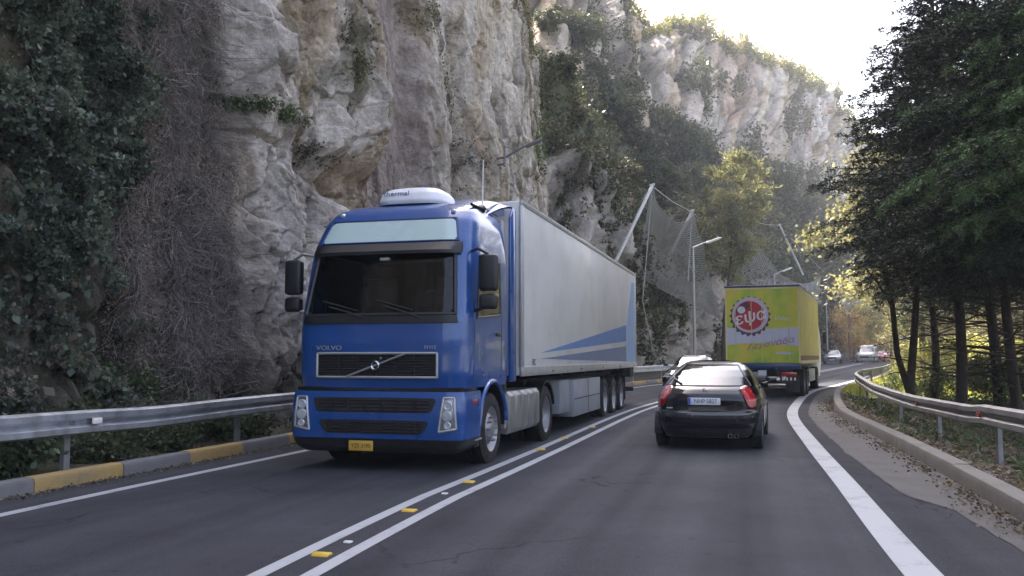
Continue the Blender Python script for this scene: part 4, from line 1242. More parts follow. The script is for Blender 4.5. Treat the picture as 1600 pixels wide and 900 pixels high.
    # grille with frame and diagonal bar
    g = cab.patch("grille", 'front', [(-.86, 1.27), (.86, 1.27), (.86, 1.575), (-.86, 1.575)], M['grille'], root, off=.012, nu=36, nv=8, round_=.03)
    b = MB(); cab.frame("x", 'front', [(-.87, 1.262), (.87, 1.262), (.87, 1.583), (-.87, 1.583)], .019, M['chrome'], root, off=.022, mb=b); b.build("grille_frame", M['alu'], g, smooth=True)
    m = MB()
    for z in np.linspace(1.30, 1.55, 8):
        m.tube([(x, float(cab.front(x, z)) + .020, z) for x in np.linspace(-.84, .84, 14)], .0075, 4)
    for x in (-.55, -.27, 0.0, .27, .55): m.bbox((x - .008, float(cab.front(x, 1.42)) + .0, 1.275), (x + .008, float(cab.front(x, 1.42)) + .026, 1.57))
    m.build("grille_slat", M['blackpl'], g)
    m = MB(); m.tube([(x, float(cab.front(x, z)) + .040, z) for x, z in zip(np.linspace(.42, -.42, 12), np.linspace(1.272, 1.575, 12))], .014, 6); m.build("diagonal_bar", M['alu'], g, smooth=True)
    m = MB(); y0 = float(cab.front(0, 1.42)) + .045
    m.lathe((0, y0, 1.42), [(.038, -.01), (.038, .012), (.052, .018), (.066, .012), (.066, -.01)], 'y', 28)
    m.tube([(-.045, y0, 1.465), (-.085, y0, 1.51)], .010, 6); m.prism([(-.105, 1.50), (-.065, 1.525), (-.10, 1.54)], y0 - .008, y0 + .010, 'y')
    m.build("emblem", M['chrome'], g, smooth=True)
    def front_text(nm, s, x, z, size, mt, sx=1.0, sh=cab, dy=.012):
        yy = float(sh.front(x, z)) + dy
        Mx = Matrix.Translation((x, yy, z)) @ Matrix.Rotation(PI, 4, 'Z') @ Matrix.Rotation(PI / 2, 4, 'X')
        return text_mesh(nm, s, size, mt, Mx, root, sx=sx, depth=.003)
    front_text("maker_lettering", "VOLVO", .70, 1.655, .085, M['alu'], 1.35)
    front_text("model_lettering", "FH12", -.77, 1.66, .07, M['alu'], 1.1)
    # bumper
    bp = Shell([(.27, .02, -.80, 1.10, 9, 9), (.34, .07, -.82, 1.20, 9, 9), (.46, .10, -.84, 1.25, 9, 9), (.80, .10, -.84, 1.26, 9, 9), (1.00, .075, -.84, 1.255, 9, 9), (1.075, .05, -.84, 1.24, 9, 9)], 3)
    bp.mesh("bumper", np.concatenate([np.linspace(.455, 1.075, 16)]), M['blue'], root, lambda x, y, z: (y > -.80), 160, True, True)
    bp.mesh("lower_bumper", np.linspace(.27, .45, 6), M['blackpl'], root, lambda x, y, z: (y > -.80), 160, True, True)
    m = MB(); m.bbox((-1.18, -.75, 1.08), (1.18, -.03, 1.13)); m.build("gap_strip", M['blackgl'], root)
    for (z0, z1, w0, w1) in ((.80, .995, .82, .90), (.52, .70, .70, .80)):
        g2 = bp.patch("lower_grille", 'front', [(-w0, z0), (w0, z0), (w1, z1), (-w1, z1)], M['grille'], root, off=.006, nu=30, nv=6, round_=.04)
        m = MB()
        for z in np.linspace(z0 + .03, z1 - .03, 4): m.tube([(x, float(bp.front(x, z)) + .012, z) for x in np.linspace(-w0 + .03, w0 - .03, 12)], .009, 4)
        for x in np.linspace(-.6, .6, 6): m.bbox((x - .008, float(bp.front(x, z0)) , z0 + .01), (x + .008, float(bp.front(x, z0)) + .018, z1 - .01))
        m.build("grille_slat", M['blackpl'], g2)
    for s in (-1, 1):
        cs = [(s * .93, .56), (s * 1.16, .60), (s * 1.13, 1.00), (s * .985, 1.00)]
        h = bp.patch("headlight", 'front', cs, M['lamp_dark'], root, off=.006, nu=10, nv=10)
        b = MB(); bp.frame("x", 'front', cs, .016, M['alu'], root, off=.010, mb=b); b.build("headlight_frame", M['alu'], h, smooth=True)
        m = MB()
        for (x, z, r) in ((1.05, .90, .065), (1.045, .765, .072), (1.05, .645, .05)):
            y = float(bp.front(s * x, z)) + .006
            m.lathe((s * x, y, z), [(r, 0), (r, .014), (r * .8, .02), (r * .3, .012), (.001, .016)], 'y', 18)
        m.build("reflector", M['lamp_glass'], h, smooth=True)
    for s in (-1, 1):
        m = MB(); m.box((s * 1.262, -.42, .93), (.012, .16, .06)); m.build("side_indicator", M['redlens'] if s < 0 else M['amber'], root, bevel=.004)
    # plate (Greek lorries carry yellow ones)
    m = MB(); yb = float(bp.front(0, .36)) + .012
    m.bbox((-.005, yb, .292), (.345, yb + .012, .425)); pl = m.build("number_plate", M['plate_y'], root, bevel=.004)
    Mx = Matrix.Translation((.17, yb + .0135, .357)) @ Matrix.Rotation(PI, 4, 'Z') @ Matrix.Rotation(PI / 2, 4, 'X')
    text_mesh("plate_lettering", "YZE·3190", .078, M['ink'], Mx, pl, depth=.001, sx=.9)
    # mirrors: tall box over a small square one, on an arm
    for s in (-1, 1):
        ya = -.45
        m = MB(); m.tube([(s * 1.20, ya, 2.98), (s * 1.32, ya + .10, 3.0), (s * 1.46, ya + .10, 2.92)], .022, 8)
        m.build("mirror_arm", M['blackpl'] if s < 0 else M['galv_old'], root, smooth=True)
        m = MB(); m.tube([(s * 1.22, ya, 2.16), (s * 1.36, ya + .08, 2.18), (s * 1.46, ya + .08, 2.25)], .022, 8)
        m.build("mirror_arm", M['blackpl'] if s < 0 else M['galv_old'], root, smooth=True)
        mh = MB(); mh.box((s * 1.46, ya + .08, 2.67), (.26, .15, .50)); h = mh.build("mirror", M['blackpl'], root, bevel=.05, seg=3)
        g = MB(); g.box((s * 1.46, ya + .001, 2.67), (.20, .006, .43)); g.build("mirror_glass", M['chrome'], h)
        mh = MB(); mh.box((s * 1.46, ya + .08, 2.28), (.25, .15, .21)); h = mh.build("mirror", M['blackpl'], root, bevel=.05, seg=3)
        g = MB(); g.box((s * 1.46, ya + .001, 2.28), (.19, .006, .15)); g.build("mirror_glass", M['chrome'], h)
    # side windows, door seams, handle, fairings
    for s in (-1, 1):
        w = cab.patch("side_window", 'side', [(-1.62, 2.16), (-.52, 2.08), (-.68, 2.92), (-1.62, 2.92)], M['darkglass'], root, off=.006, sgn=s, nu=14, nv=8, round_=.05)
        b = MB(); cab.frame("x", 'side', [(-1.63, 2.15), (-.51, 2.07), (-.67, 2.93), (-1.63, 2.93)], .014, M['blackpl'], root, off=.004, sgn=s, mb=b); b.build("window_seal", M['blackpl'], w, smooth=True)
        m = MB()
        m.tube([(s * (float(cab.side(-1.70, z)) + .001), -1.70, z) for z in np.linspace(1.22, 3.0, 10)], .006, 4)
        m.tube([(s * (float(cab.side(-.40, z)) + .001), -.40 - .22 * max(0, z - 2.1), z) for z in np.linspace(1.22, 3.0, 10)], .006, 4)
        d = m.build("door_seam", M['blackgl'], root)
        m = MB(); m.box((s * 1.262, -1.52, 1.86), (.03, .20, .05)); m.build("door_handle", M['blackpl'], root, bevel=.01)
        # wheel arch lip
        m = MB(); pts = [(s * 1.235, -1.33 + .665 * math.cos(a), .52 + .665 * math.sin(a)) for a in np.linspace(.10, PI - .1, 22)]
        m.tube(pts, .035, 8); m.build("wheel_arch", M['blue'], root, smooth=True)
        m = MB(); V = []; Fs = []
        an = np.linspace(.0, PI, 18)
        for a in an: V += [(s * .70, -1.33 + .655 * math.cos(a), .52 + .655 * math.sin(a)), (s * 1.22, -1.33 + .655 * math.cos(a), .52 + .655 * math.sin(a))]
        for i in range(17): Fs.append((2 * i, 2 * i + 1, 2 * i + 3, 2 * i + 2))
        m.add(V, Fs); m.bbox((s * .66, -2.0, .9), (s * .70, -.7, 1.25)); m.build("arch_liner", M['blackpl'], root)
        # steps in front of the wheel
        m = MB(); m.bbox((s * .8, -.80, .30), (s * 1.20, -.55, .50)); m.build("step_box", M['blackpl'], root, bevel=.02)
        m = MB(); m.bbox((s * 1.0, -.80, .40), (s * 1.235, -.50, .425)); m.build("step", M['alu'], root, bevel=.004)
        # side fairing behind the cab
        m = MB(); m.prism([(-2.24, 1.15), (-2.255, 3.72), (-2.42, 3.88), (-2.56, 3.86), (-2.56, 1.15)], s * 1.20, s * 1.245, 'x'); m.build("side_fairing", M['blue'], root, bevel=.012)
        m = MB(); m.bbox((s * .85, -2.15, .95), (s * 1.2, -2.0, 1.12)); m.build("mudguard", M['blackpl'], root)
    # roof spoiler between cab roof and trailer
    m = MB(); V = []; Fs = []
    yv = np.linspace(-1.35, -2.62, 12); xv = np.linspace(-1.0, 1.0, 15)
    for i, y in enumerate(yv):
        t = i / 11.
        for x in xv:
            zt_ = 3.80 + .27 * math.sin(t * PI / 2) ** 1.3
            z = zt_ - .22 * (abs(x) / 1.0) ** 5 * (1 - .4 * t)
            V.append((x * (1 + .16 * t), y, z))
    nn = len(V)
    V += [(v[0], v[1], v[2] - .03) for v in V]
    for i in range(11):
        for j in range(14):
            a = i * 15 + j; Fs += [(a, a + 1, a + 16, a + 15), (nn + a, nn + a + 15, nn + a + 16, nn + a + 1)]
    for j in range(14): Fs += [(j, nn + j, nn + j + 1, j + 1), (165 + j, 165 + j + 1, nn + 165 + j + 1, nn + 165 + j)]
    m.add(V, Fs)
    m.prism([(-1.6, 3.76), (-2.3, 3.74), (-2.62, 3.8), (-2.62, 3.98), (-2.2, 3.93)], 1.0, 1.03, 'x'); m.prism([(-1.6, 3.76), (-2.3, 3.74), (-2.62, 3.8), (-2.62, 3.98), (-2.2, 3.93)], -1.03, -1.0, 'x')
    m.build("roof_spoiler", M['blue'], root, smooth=True)
    # air conditioner on the roof
    ac = Shell([(3.78, -.98, -1.98, .50, 4, 4), (3.83, -.96, -2.0, .52, 4, 4), (3.95, -1.02, -1.95, .49, 4, 4), (4.03, -1.12, -1.9, .42, 3.5, 4), (4.06, -1.25, -1.8, .32, 3, 3)], 3)
    a = ac.mesh("roof_air_conditioner", np.linspace(3.78, 4.06, 14), M['white'], root, None, 90)
    Mx = Matrix.Translation((.16, float(ac.front(.16, 3.93)) + .014, 3.935)) @ Matrix.Rotation(PI, 4, 'Z') @ Matrix.Rotation(PI / 2 - .25, 4, 'X')
    text_mesh("lettering", "thermal", .105, M['gnavy'], Mx, a, depth=.004, sx=1.25)
    m = MB(); m.tube([(-.93, -1.75, 3.75), (-.93, -1.80, 4.55)], [.014, .008], 6); m.build("aerial", M['white'], root, smooth=True)
    # air horn on the roof corner
    m = MB(); m.lathe((-1.02, -1.30, 3.72), [(.02, .35), (.03, .0), (.07, -.10), (.075, -.12)][::-1], 'y', 14); m.build("air_horn", M['blackpl'], root, smooth=True)
    # chassis and running gear of the tractor
    m = MB()
    for s in (-1, 1): m.bbox((s * .38, -6.1, .75), (s * .46, -.9, 1.02))
    for y in (-1.33, -2.6, -3.7, -4.75, -5.8): m.bbox((-.40, y - .08, .70), (.40, y + .08, .92))
    m.bbox((-.5, -.95, .45), (.5, -.2, 1.1)); m.lathe((0, -4.75, .5), [(.09, -1.0), (.09, -.3), (.22, -.2), (.22, .2), (.09, .3), (.09, 1.0)], 'x', 14)
    m.lathe((0, -1.33, .48), [(.07, -1.0), (.07, 1.0)], 'x', 10); m.bbox((-.9, -5.1, 1.02), (.9, -4.3, 1.14))
    m.build("chassis", M['frame_dark'], root)
    for s in (-1, 1):
        wheel(root, s * 1.07, -1.33, .505, .30, s, M['steelrim'], 'front')
        wheel(root, s * 1.07, -4.72, .505, .30, s, M['steelrim'], 'truck')
        wheel(root, s * .74, -4.72, .505, .28, s, M['steelrim'], 'truck')
        # mudguards over the drive wheels
        m = MB(); V = []; Fs = []
        an = np.linspace(.25, PI - .25, 16)
        for a_ in an:
            for (x, rr) in ((s * .58, .60), (s * 1.235, .60), (s * 1.235, .56), (s * .58, .58)): V.append((x, -4.72 + rr * math.cos(a_), .52 + rr * math.sin(a_)))
        for i in range(15):
            for j in range(4): Fs.append((i * 4 + j, i * 4 + (j + 1) % 4, (i + 1) * 4 + (j + 1) % 4, (i + 1) * 4 + j))
        m.add(V, Fs); m.build("mudguard", M['blackpl'], root, smooth=True)
        # ribbed tank / side cover between the axles
        tk = MB(); P2 = [(.72, .40), (1.18, .34), (1.235, .42), (1.235, .92), (1.18, 1.0), (.72, 1.0)]
        y = -2.22
        k = 0
        prof_ = []
        yy = []
        while y > -3.98:
            yy += [(y, 0), (y - .30, 0), (y - .33, -.018), (y - .37, -.018)]; y -= .40
        for i, (yv_, d_) in enumerate(yy):
            for (a_, z_) in P2: prof_.append((s * (a_ + (d_ if a_ > .8 else 0)), yv_, z_))
        Fs = []
        for i in range(len(yy) - 1):
            for j in range(6): Fs.append((i * 6 + j, i * 6 + (j + 1) % 6, (i + 1) * 6 + (j + 1) % 6, (i + 1) * 6 + j))
        Fs += [tuple(range(6)), tuple((len(yy) - 1) * 6 + j for j in range(6))]
        tk.add(prof_, Fs); t_ = tk.build("fuel_tank", M['tank'], root, bevel=.012)
        m = MB(); m.bbox((s * .8, -2.14, .45), (s * 1.2, -2.04, .98)); m.build("catwalk_step", M['alu'], root)
    # ---------------- trailer
    H0, H1 = 1.235, 4.06; Y0, Y1 = -2.75, -16.25
    m = MB(); m.bbox((-1.285, Y1, H0), (1.285, Y0, H1)); tb = m.build("trailer_body", M['trailer'], root, bevel=.02)
    m = MB()
    for s in (-1, 1):
        m.bbox((s * 1.25, Y1 - .01, H1 - .07), (s * 1.300, Y0 + .01, H1 + .012)); m.bbox((s * 1.25, Y1 - .01, H0 - .015), (s * 1.300, Y0 + .01, H0 + .14))
        m.bbox((s * 1.24, Y0 - .10, H0 + .14), (s * 1.298, Y0 + .012, H1 - .07)); m.bbox((s * 1.24, Y1 - .012, H0 + .14), (s * 1.298, Y1 + .10, H1 - .07))
    m.build("trailer_rail", M['alu'], tb, bevel=.006)
    # refrigeration unit at the nose, hidden mostly
    m = MB(); m.bbox((-1.0, Y0, 2.3), (1.0, Y0 + .18, 3.75)); m.build("cooling_unit", M['white'], tb, bevel=.05)
    # side graphics, both flanks
    def yT(t): return -t + .0
    def poly(nm, pts, mat, off):
        for s in (-1, 1):
            b = MB(); P = [(-(t), z) for t, z in pts]
            b.prism(P, s * 1.285, s * (1.285 + off), 'x'); b.build(nm, mat, tb)
    sh = .55
    poly("graphic", [(4.0, 1.60), (14.2, 1.97), (14.2, 2.43), (13.0, 2.33)], M['gblue'], .003)
    poly("graphic", [(4.0, 1.50), (14.2, 1.40), (14.2, 1.83)], M['gnavy'], .003)
    poly("graphic", [(14.35, 1.38), (14.35, 2.5), (15.4, 3.75), (15.95, 3.75), (15.95, 1.38)], M['glight'], .003)
    for s in (-1, 1):
        Mx = Matrix.Translation((s * 1.288, -3.55, 1.44)) @ Matrix.Rotation(s * PI / 2, 4, 'Z') @ Matrix.Rotation(PI / 2, 4, 'X')
        text_mesh("side_lettering", "FRC", .15, M['ink'], Mx, tb, depth=.001)
    m = MB()
    for t in (4.9, 7.6, 10.3, 13.0, 15.6):
        for s in (-1, 1): m.bbox((s * 1.298, -t - .05, H0 + .03), (s * 1.306, -t + .05, H0 + .07))
    m.build("side_marker", M['amber'], tb)
    m = MB()
    for s in (-1, 1):
        for t in np.arange(2.95, 16.2, .30): m.bbox((s * 1.300, -t - .012, H1 - .045), (s * 1.304, -t + .012, H1 - .022)); m.bbox((s * 1.300, -t - .012, H0 + .095), (s * 1.304, -t + .012, H0 + .118))
    rv = m.build("rivets", M['tank'], tb); rv["kind"] = "stuff"
    m = MB()
    for s in (-1, 1): m.bbox((s * .42, Y1 + .2, .95), (s * .54, Y0 - 2.3, H0))
    for y in np.arange(Y1 + .6, Y0 - 2, 1.2): m.bbox((-1.2, y - .04, H0 - .09), (1.2, y + .04, H0))
    m.bbox((-1.2, Y1 - .02, H0 - .22), (1.2, Y1 + .12, H0 + .02)); m.bbox((-1.2, Y1 + .05, .50), (1.2, Y1 + .15, .62))
    m.build("trailer_chassis", M['frame_dark'], root)
    for s in (-1, 1):
        m = MB(); m.bbox((s * 1.10, -15.9, .95), (s * 1.24, -15.2, 1.22)); m.bbox((s * .6, -5.7, .50), (s * .75, -5.85, 1.2)); m.build("rear_bracket", M['frame_dark'], root)
        m = MB(); m.bbox((s * .72, -6.85, .42), (s * 1.20, -5.95, 1.08)); m.build("battery_box", M['skirt'], root, bevel=.03)
        m = MB(); m.bbox((s * .75, -10.15, .30), (s * 1.245, -7.05, 1.06)); q = m.build("pallet_box", M['skirt'], root, bevel=.025)
        m = MB(); m.bbox((s * 1.246, -8.62, .32), (s * 1.25, -8.58, 1.04)); m.bbox((s * 1.246, -10.13, .66), (s * 1.252, -7.07, .675)); m.build("box_seam", M['frame_dark'], q)
        for ty in (10.95, 12.26, 13.57):
            wheel(root, s * 1.06, -ty, .50, .36, s, M['steelrim'], 'truck')
        m = MB()
        for ty in (10.95, 12.26, 13.57):
            V = []; Fs = []
            for a_ in np.linspace(.45, PI - .45, 12):
                V += [(s * .85, -ty + .56 * math.cos(a_), .50 + .56 * math.sin(a_)), (s * 1.24, -ty + .56 * math.cos(a_), .50 + .56 * math.sin(a_))]
            for i in range(11): Fs.append((2 * i, 2 * i + 1, 2 * i + 3, 2 * i + 2))
            m.add(V, Fs)
        m.build("mudguard", M['blackpl'], root)
    for ty in (10.95, 12.26, 13.57):
        m = MB(); m.lathe((0, -ty, .5), [(.07, -1.0), (.07, 1.0)], 'x', 10); m.build("axle", M['frame_dark'], root)
    m = MB()
    for s in (-1, 1): m.bbox((s * .8, -14.4, .32), (s * 1.22, -14.38, 1.1))
    m.build("mud_flap", M['blackpl'], root)
    return root
blue_lorry()

# ------------------------------------------------------------------ the drinks lorry, seen from behind
def drinks_lorry():
    X, Y = 8.68, 31.05
    a = R(22.5)
    root = empty("box_lorry", (X, Y, float(prof(Y)) + .0), -a, "green and yellow drinks lorry with a red bottle cap on its back doors", "lorry")
    # local: +y forward (away), origin under the rear of the box
    W = 1.25; H0, H1 = 1.20, 3.86; L = 9.6
    m = MB(); m.bbox((-W, .02, H0), (W, L, H1)); bx = m.build("box_body", M['beige'], root, bevel=.02)
    m = MB(); m.bbox((-W - .015, -.03, H1 - .02), (W + .015, L + .01, H1 + .05)); m.build("roof_edge", M['navy'], bx, bevel=.01)
    for s in (-1, 1):
        m = MB(); m.bbox((s * W, .02, H0 - .02), (s * (W + .012), L, H0 + .05)); m.bbox((s * W, .02, H1 - .09), (s * (W + .012), L, H1 - .02)); m.build("side_rail", M['alu'], bx)
        m = MB(); m.bbox((s * W, .1, H0 + .10), (s * (W + .005), L - .1, H0 + .27)); m.build("side_stripe", M['brownstripe'], bx)
        m = MB()
        for y in np.arange(.5, L, .62): m.bbox((s * W, y - .018, H0 + .28), (s * (W + .013), y + .018, H1 - .1))
        m.build("side_batten", M['beige'], bx)
    # printed rear doors
    d = MB(); d.bbox((-W + .02, -.015, H0 + .02), (W - .02, .02, H1 - .05)); door = d.build("rear_door", M['ad'], root)
    m = MB(); m.bbox((-.008, -.035, H0 + .04), (.008, -.016, H1 - .06))
    for x in (-.35, .35, -.9, .9): m.tube([(x, -.04, H0 + .05), (x, -.04, H1 - .07)], .011, 6)
    for s in (-1, 1):
        m.bbox((s * (W - .05), -.03, H0), (s * W, .02, H1 - .03))
    m.bbox((-W, -.03, H1 - .09), (W, .02, H1 - .03))
    m.build("door_bar", M['beige'], door)
    def layer(pts, k, nm, mat):
        b = MB(); b.prism(pts, -.016 - .003 * k, -.0155 - .003 * (k - 1) , 'y'); return b.build(nm, mat, door)
    zc = lambda t: H0 + t * (H1 - H0)
    xs = np.linspace(-W + .05, W - .05, 24)
    top = [(x, 2.45 - .06 * math.sin((x + 1.2) * 1.3)) for x in xs]; bot = [(x, 1.80 + .10 * math.sin((x + 1.5) * 1.2) ) for x in xs]
    layer(top + bot[::-1], 1, "white_band", M['adwhite'])
    cx, cz, Rr = -.42, 2.86, .62
    pts = []
    nt = 21
    for k in range(nt * 4):
        an = 2 * PI * k / (nt * 4); r = Rr * (1.13 if k % 4 in (1, 2) else 1.03)
        pts.append((cx + .02 + r * math.cos(an), cz - .03 + r * math.sin(an)))
    layer(pts, 2, "cap_teeth", M['capdark'])
    circ = lambda r, dx=0, dz=0: [(cx + dx + r * math.cos(a_), cz + dz + r * math.sin(a_)) for a_ in np.linspace(0, 2 * PI, 48, endpoint=False)]
    layer(circ(Rr, .03, .02), 3, "cap_ring", M['capring'])
    layer(circ(Rr * .82), 4, "cap_face", M['redpaint'])
    layer([(cx + x, cz + z) for x, z in ((-.46, .20), (-.30, .40), (-.05, .49), (.02, .30), (-.22, .12), (-.44, .05))], 5, "cap_shade", M['capdark'])
    layer([(cx - .27 + .135 * math.cos(a_), cz + .20 + .125 * math.sin(a_)) for a_ in np.linspace(0, 2 * PI, 28, endpoint=False)], 6, "white_dot", M['white'])
    def T(s, x, z, size, mt, rot, sx=1, shear=0, k=7):
        Mx = Matrix.Translation((x, -.016 - .003 * k, z)) @ Matrix.Rotation(PI / 2, 4, 'X') @ Matrix.Rotation(rot, 4, 'Z')
        return text_mesh("lettering", s, size, mt, Mx, door, shear=shear, depth=.002, sx=sx)
    for dx in (-.012, 0, .012):
        T("εψα", cx + .03 + dx, cz - .06 + dx * .3, .56, M['white'], R(12), 1.0, .15, 7 + dx * 20)
    T("Volos", .66, 2.74, .20, M['white'], R(-3), 1.1, .25, 3)
    T("Λεμονάδα", .25, 1.87, .29, M['pink'], R(10), 1.15, .35, 3)
    layer([(.45, 1.52), (.98, 1.50), (1.0, 1.57), (.47, 1.59)], 2, "pale_stripe", M['adwhite'])
    # under-run, lights, mud flaps
    m = MB(); m.bbox((-W, -.06, H0 - .20), (W, .10, H0)); m.build("rear_sill", M['navy'], root, bevel=.01)
    m = MB()
    for s in (-1, 1): m.bbox((s * .40, .05, .75), (s * .50, L + 1.6, 1.0)); m.bbox((s * .55, .0, .55), (s * .62, .1, 1.0))
    for y in (1.0, 2.5, 5, 7.5): m.bbox((-.45, y, .72), (.45, y + .15, .95))
    m.bbox((-.95, -.04, .50), (.95, .06, .62)); m.build("chassis", M['frame_dark'], root)
    m = MB(); m.bbox((-.62, -.07, .70), (.10, -.03, .90)); m.build("light_bar", M['skirt'], root, bevel=.01)
    m = MB(); m.bbox((-.15, -.075, .78), (.12, -.045, .96)); m.build("number_plate", M['plate_w'], root)
    for s in (-1, 1):
        m = MB(); m.bbox((s * .62, -.07, .76), (s * 1.12, -.02, .90)); m.build("tail_light", M['redlens'], root, bevel=.01)
        m = MB()
        for k in range(4): m.bbox((s * (.64 + k * .13), -.065, .62), (s * (.70 + k * .13), -.05, .72))
        m.build("reflective_strip", M['white_ref'], root)
        m = MB(); m.bbox((s * .72, .25, .22), (s * 1.18, .27, .80)); m.build("mud_flap", M['blackpl'], root)
        for y in (1.9, 3.2):
            wheel(root, s * 1.06, y, .50, .34, s, M['steelrim'], 'truck')
            m = MB(); V = []; Fs = []
            for a_ in np.linspace(.3, PI - .3, 12): V += [(s * .85, y + .56 * math.cos(a_), .52 + .56 * math.sin(a_)), (s * 1.24, y + .56 * math.cos(a_), .52 + .56 * math.sin(a_))]
            for i in range(11): Fs.append((2 * i, 2 * i + 1, 2 * i + 3, 2 * i + 2))
            m.add(V, Fs); m.build("mudguard", M['blackpl'], root)
        wheel(root, s * 1.06, 8.9, .50, .32, s, M['steelrim'], 'front')
        m = MB(); m.bbox((s * .8, 4.3, .45), (s * 1.2, 7.6, .95)); m.build("side_guard", M['skirt'], root, bevel=.02)
    cabs = Shell([(.55, L + 2.2, L + .15, 1.15, 7, 9), (1.2, L + 2.25, L + .12, 1.22, 7, 9), (2.2, L + 2.2, L + .12, 1.22, 7, 9), (3.0, L + 1.8, L + .12, 1.15, 6, 9), (3.3, L + 1.5, L + .15, 1.0, 5, 7)], 4)
    cabs.mesh("cab_body", np.linspace(.55, 3.3, 24), M['white'], root, None, 80)
    for s in (-1, 1):
        m = MB(); m.box((s * 1.38, L + 1.9, 2.3), (.16, .10, .55)); m.build("mirror", M['blackpl'], root, bevel=.03)
    return root
drinks_lorry()

# ------------------------------------------------------------------ cars
def make_car(name, label, loc, rz, paint, kind='hatch', plate=None, group=None, detail=True, glass='carglass', tail='redlens', head_on=False, W=.89, Lc=4.3, Hc=1.46):
    """local: +y forward, origin under the middle of the rear bumper's rear edge (y = 0)"""
    root = empty(name, loc, rz, label, "car" if kind != 'van' else "van", group)
    L = Lc
    if kind == 'hatch':
        lv = [(.20, L - .12, .14, W * .90, 4, 4.2), (.28, L - .03, .05, W * .97, 4, 4.2), (.45, L, .0, W, 4, 4.4), (.62, L - .01, .0, W, 4, 4.4), (.66, L - .05, .065, W * 1.0, 4, 4.6),
              (.74, L - .12, .07, W * .995, 4, 4.6), (.84, L - .30, .065, W * .985, 4, 4.4), (.92, L - .75, .09, W * .96, 3.8, 3.8), (1.0, L - 1.15, .18, W * .925, 3.6, 3.3), (1.06, L - 1.30, .30, W * .88, 3.5, 3.1),
              (1.2, L - 1.55, .66, W * .80, 3.5, 3.0), (1.31, L - 1.80, 1.0, W * .715, 3.4, 2.9), (1.385, L - 2.0, 1.36, W * .63, 3.2, 2.8), (1.44, L - 2.2, 1.66, W * .52, 3.0, 2.8), (Hc - .005, L - 2.35, 1.9, W * .38, 2.8, 2.8), (Hc, L - 2.5, 2.1, W * .25, 2.6, 2.6)]
        gz0, gz1 = 1.045, 1.395
    elif kind == 'van':
        lv = [(.22, L - .08, .06, W * .93, 6, 8), (.45, L, .0, W, 6, 8), (.9, L - .05, .0, W, 6, 8), (1.05, L - .45, .0, W, 6, 8), (1.2, L - .85, .02, W * .99, 6, 8), (Hc - .35, L - 1.5, .06, W * .93, 6, 8), (Hc - .1, L - 1.75, .12, W * .86, 6, 7), (Hc, L - 1.95, .3, W * .7, 5, 5)]
        gz0, gz1 = 1.2, Hc - .3
    else:
        lv = [(.20, L - .10, .12, W * .9, 4, 4.5), (.45, L, .0, W, 4, 4.5), (.7, L - .03, .02, W, 4, 4.5), (.86, L - .35, .06, W * .98, 4, 4.5), (.93, L - .95, .22, W * .95, 4, 4.5), (1.0, L - 1.3, .62, W * .9, 4, 4), (1.2, L - 1.65, 1.0, W * .80, 4, 4), (1.36, L - 2.0, 1.4, W * .68, 4, 4), (Hc, L - 2.35, 1.9, W * .45, 3, 3)]
        gz0, gz1 = 1.02, Hc - .09
    sh = Shell(lv, 2)
    r = .315 if kind != 'van' else .33
    ya, yb = .82, L - .86
    zs = np.unique(np.concatenate([np.linspace(lv[0][0], Hc, 70 if detail else 40), [gz0, gz1]]))
    def glassy(x, y, z):
        yf, yr, hw, n, m_ = sh.par(z)
        inb = (z > gz0) & (z < gz1)
        # pillars
        yc = (yf + yr) / 2
        fr = (y > yf - .16 - .10) & (np.abs(x) < hw * .90)
        re = (y < yr + .22) & (np.abs(x) < hw * .88)
        sd = (np.abs(x) > hw * .90) & (y < yf - .33) & (y > yr + .42) & (np.abs(y - (yc - .05)) > .05)
        return inb & (fr | re | sd)
    def arch(x, y, z):
        return (np.abs(x) > W * .6) & (((y - ya) ** 2 + (z - r) ** 2 < (r + .055) ** 2) | ((y - yb) ** 2 + (z - r) ** 2 < (r + .055) ** 2))
    nph = 220 if detail else 120
    sh.mesh("body", zs, M[paint], root, lambda x, y, z: ~glassy(x, y, z) & ~arch(x, y, z), nph, True, True)
    sh.mesh("window_glass", zs[(zs > gz0 - .02) & (zs < gz1 + .02)], M[glass], root, lambda x, y, z: glassy(x, y, z), nph, False, False)
    m = MB(); m.bbox((-W * .72, ya + .38, .35), (W * .72, yb - .38, .55)); m.bbox((-W * .62, ya - .5, .3), (W * .62, yb + .5, .5))
    for s in (-1, 1):
        for yy in (ya, yb):
            V = []; Fs = []
            for a_ in np.linspace(-.2, PI + .2, 14): V += [(s * W * .6, yy + (r + .05) * math.cos(a_), r + (r + .05) * math.sin(a_)), (s * W * .985, yy + (r + .05) * math.cos(a_), r + (r + .05) * math.sin(a_))]
            for i in range(13): Fs.append((2 * i, 2 * i + 1, 2 * i + 3, 2 * i + 2))
            m.add(V, Fs)
    m.build("underbody", M['frame_dark'], root)
    if detail:
        for x in (-.38, .38):
            for y in (1.55, 2.45):
                m = MB(); m.bbox((x - .24, y - .05, .45), (x + .24, y + .42, .60)); m.box((x, y - .08, .86), (.46, .12, .56), rx=.18); m.box((x, y - .14, 1.22), (.24, .09, .16), rx=.18); m.build("seat", M['seat'], root, bevel=.04)
    for s in (-1, 1):
        wheel(root, s * (W - .115), ya, r, .20, s, M['alloy'] if detail else M['steelrim'], 'car'); wheel(root, s * (W - .115), yb, r, .20, s, M['alloy'] if detail else M['steelrim'], 'car')
        m = MB(); ym = L - 1.45 if kind != 'van' else L - 1.1
        m.tube([(s * W * .9, ym, gz0 - .02), (s * (W + .06), ym, gz0 + .02)], .018, 6); m.box((s * (W + .10), ym, gz0 + .05), (.17, .10, .115)); m.build("mirror", M[paint], root, bevel=.02)
    # front lamps and grille
    z0 = .62
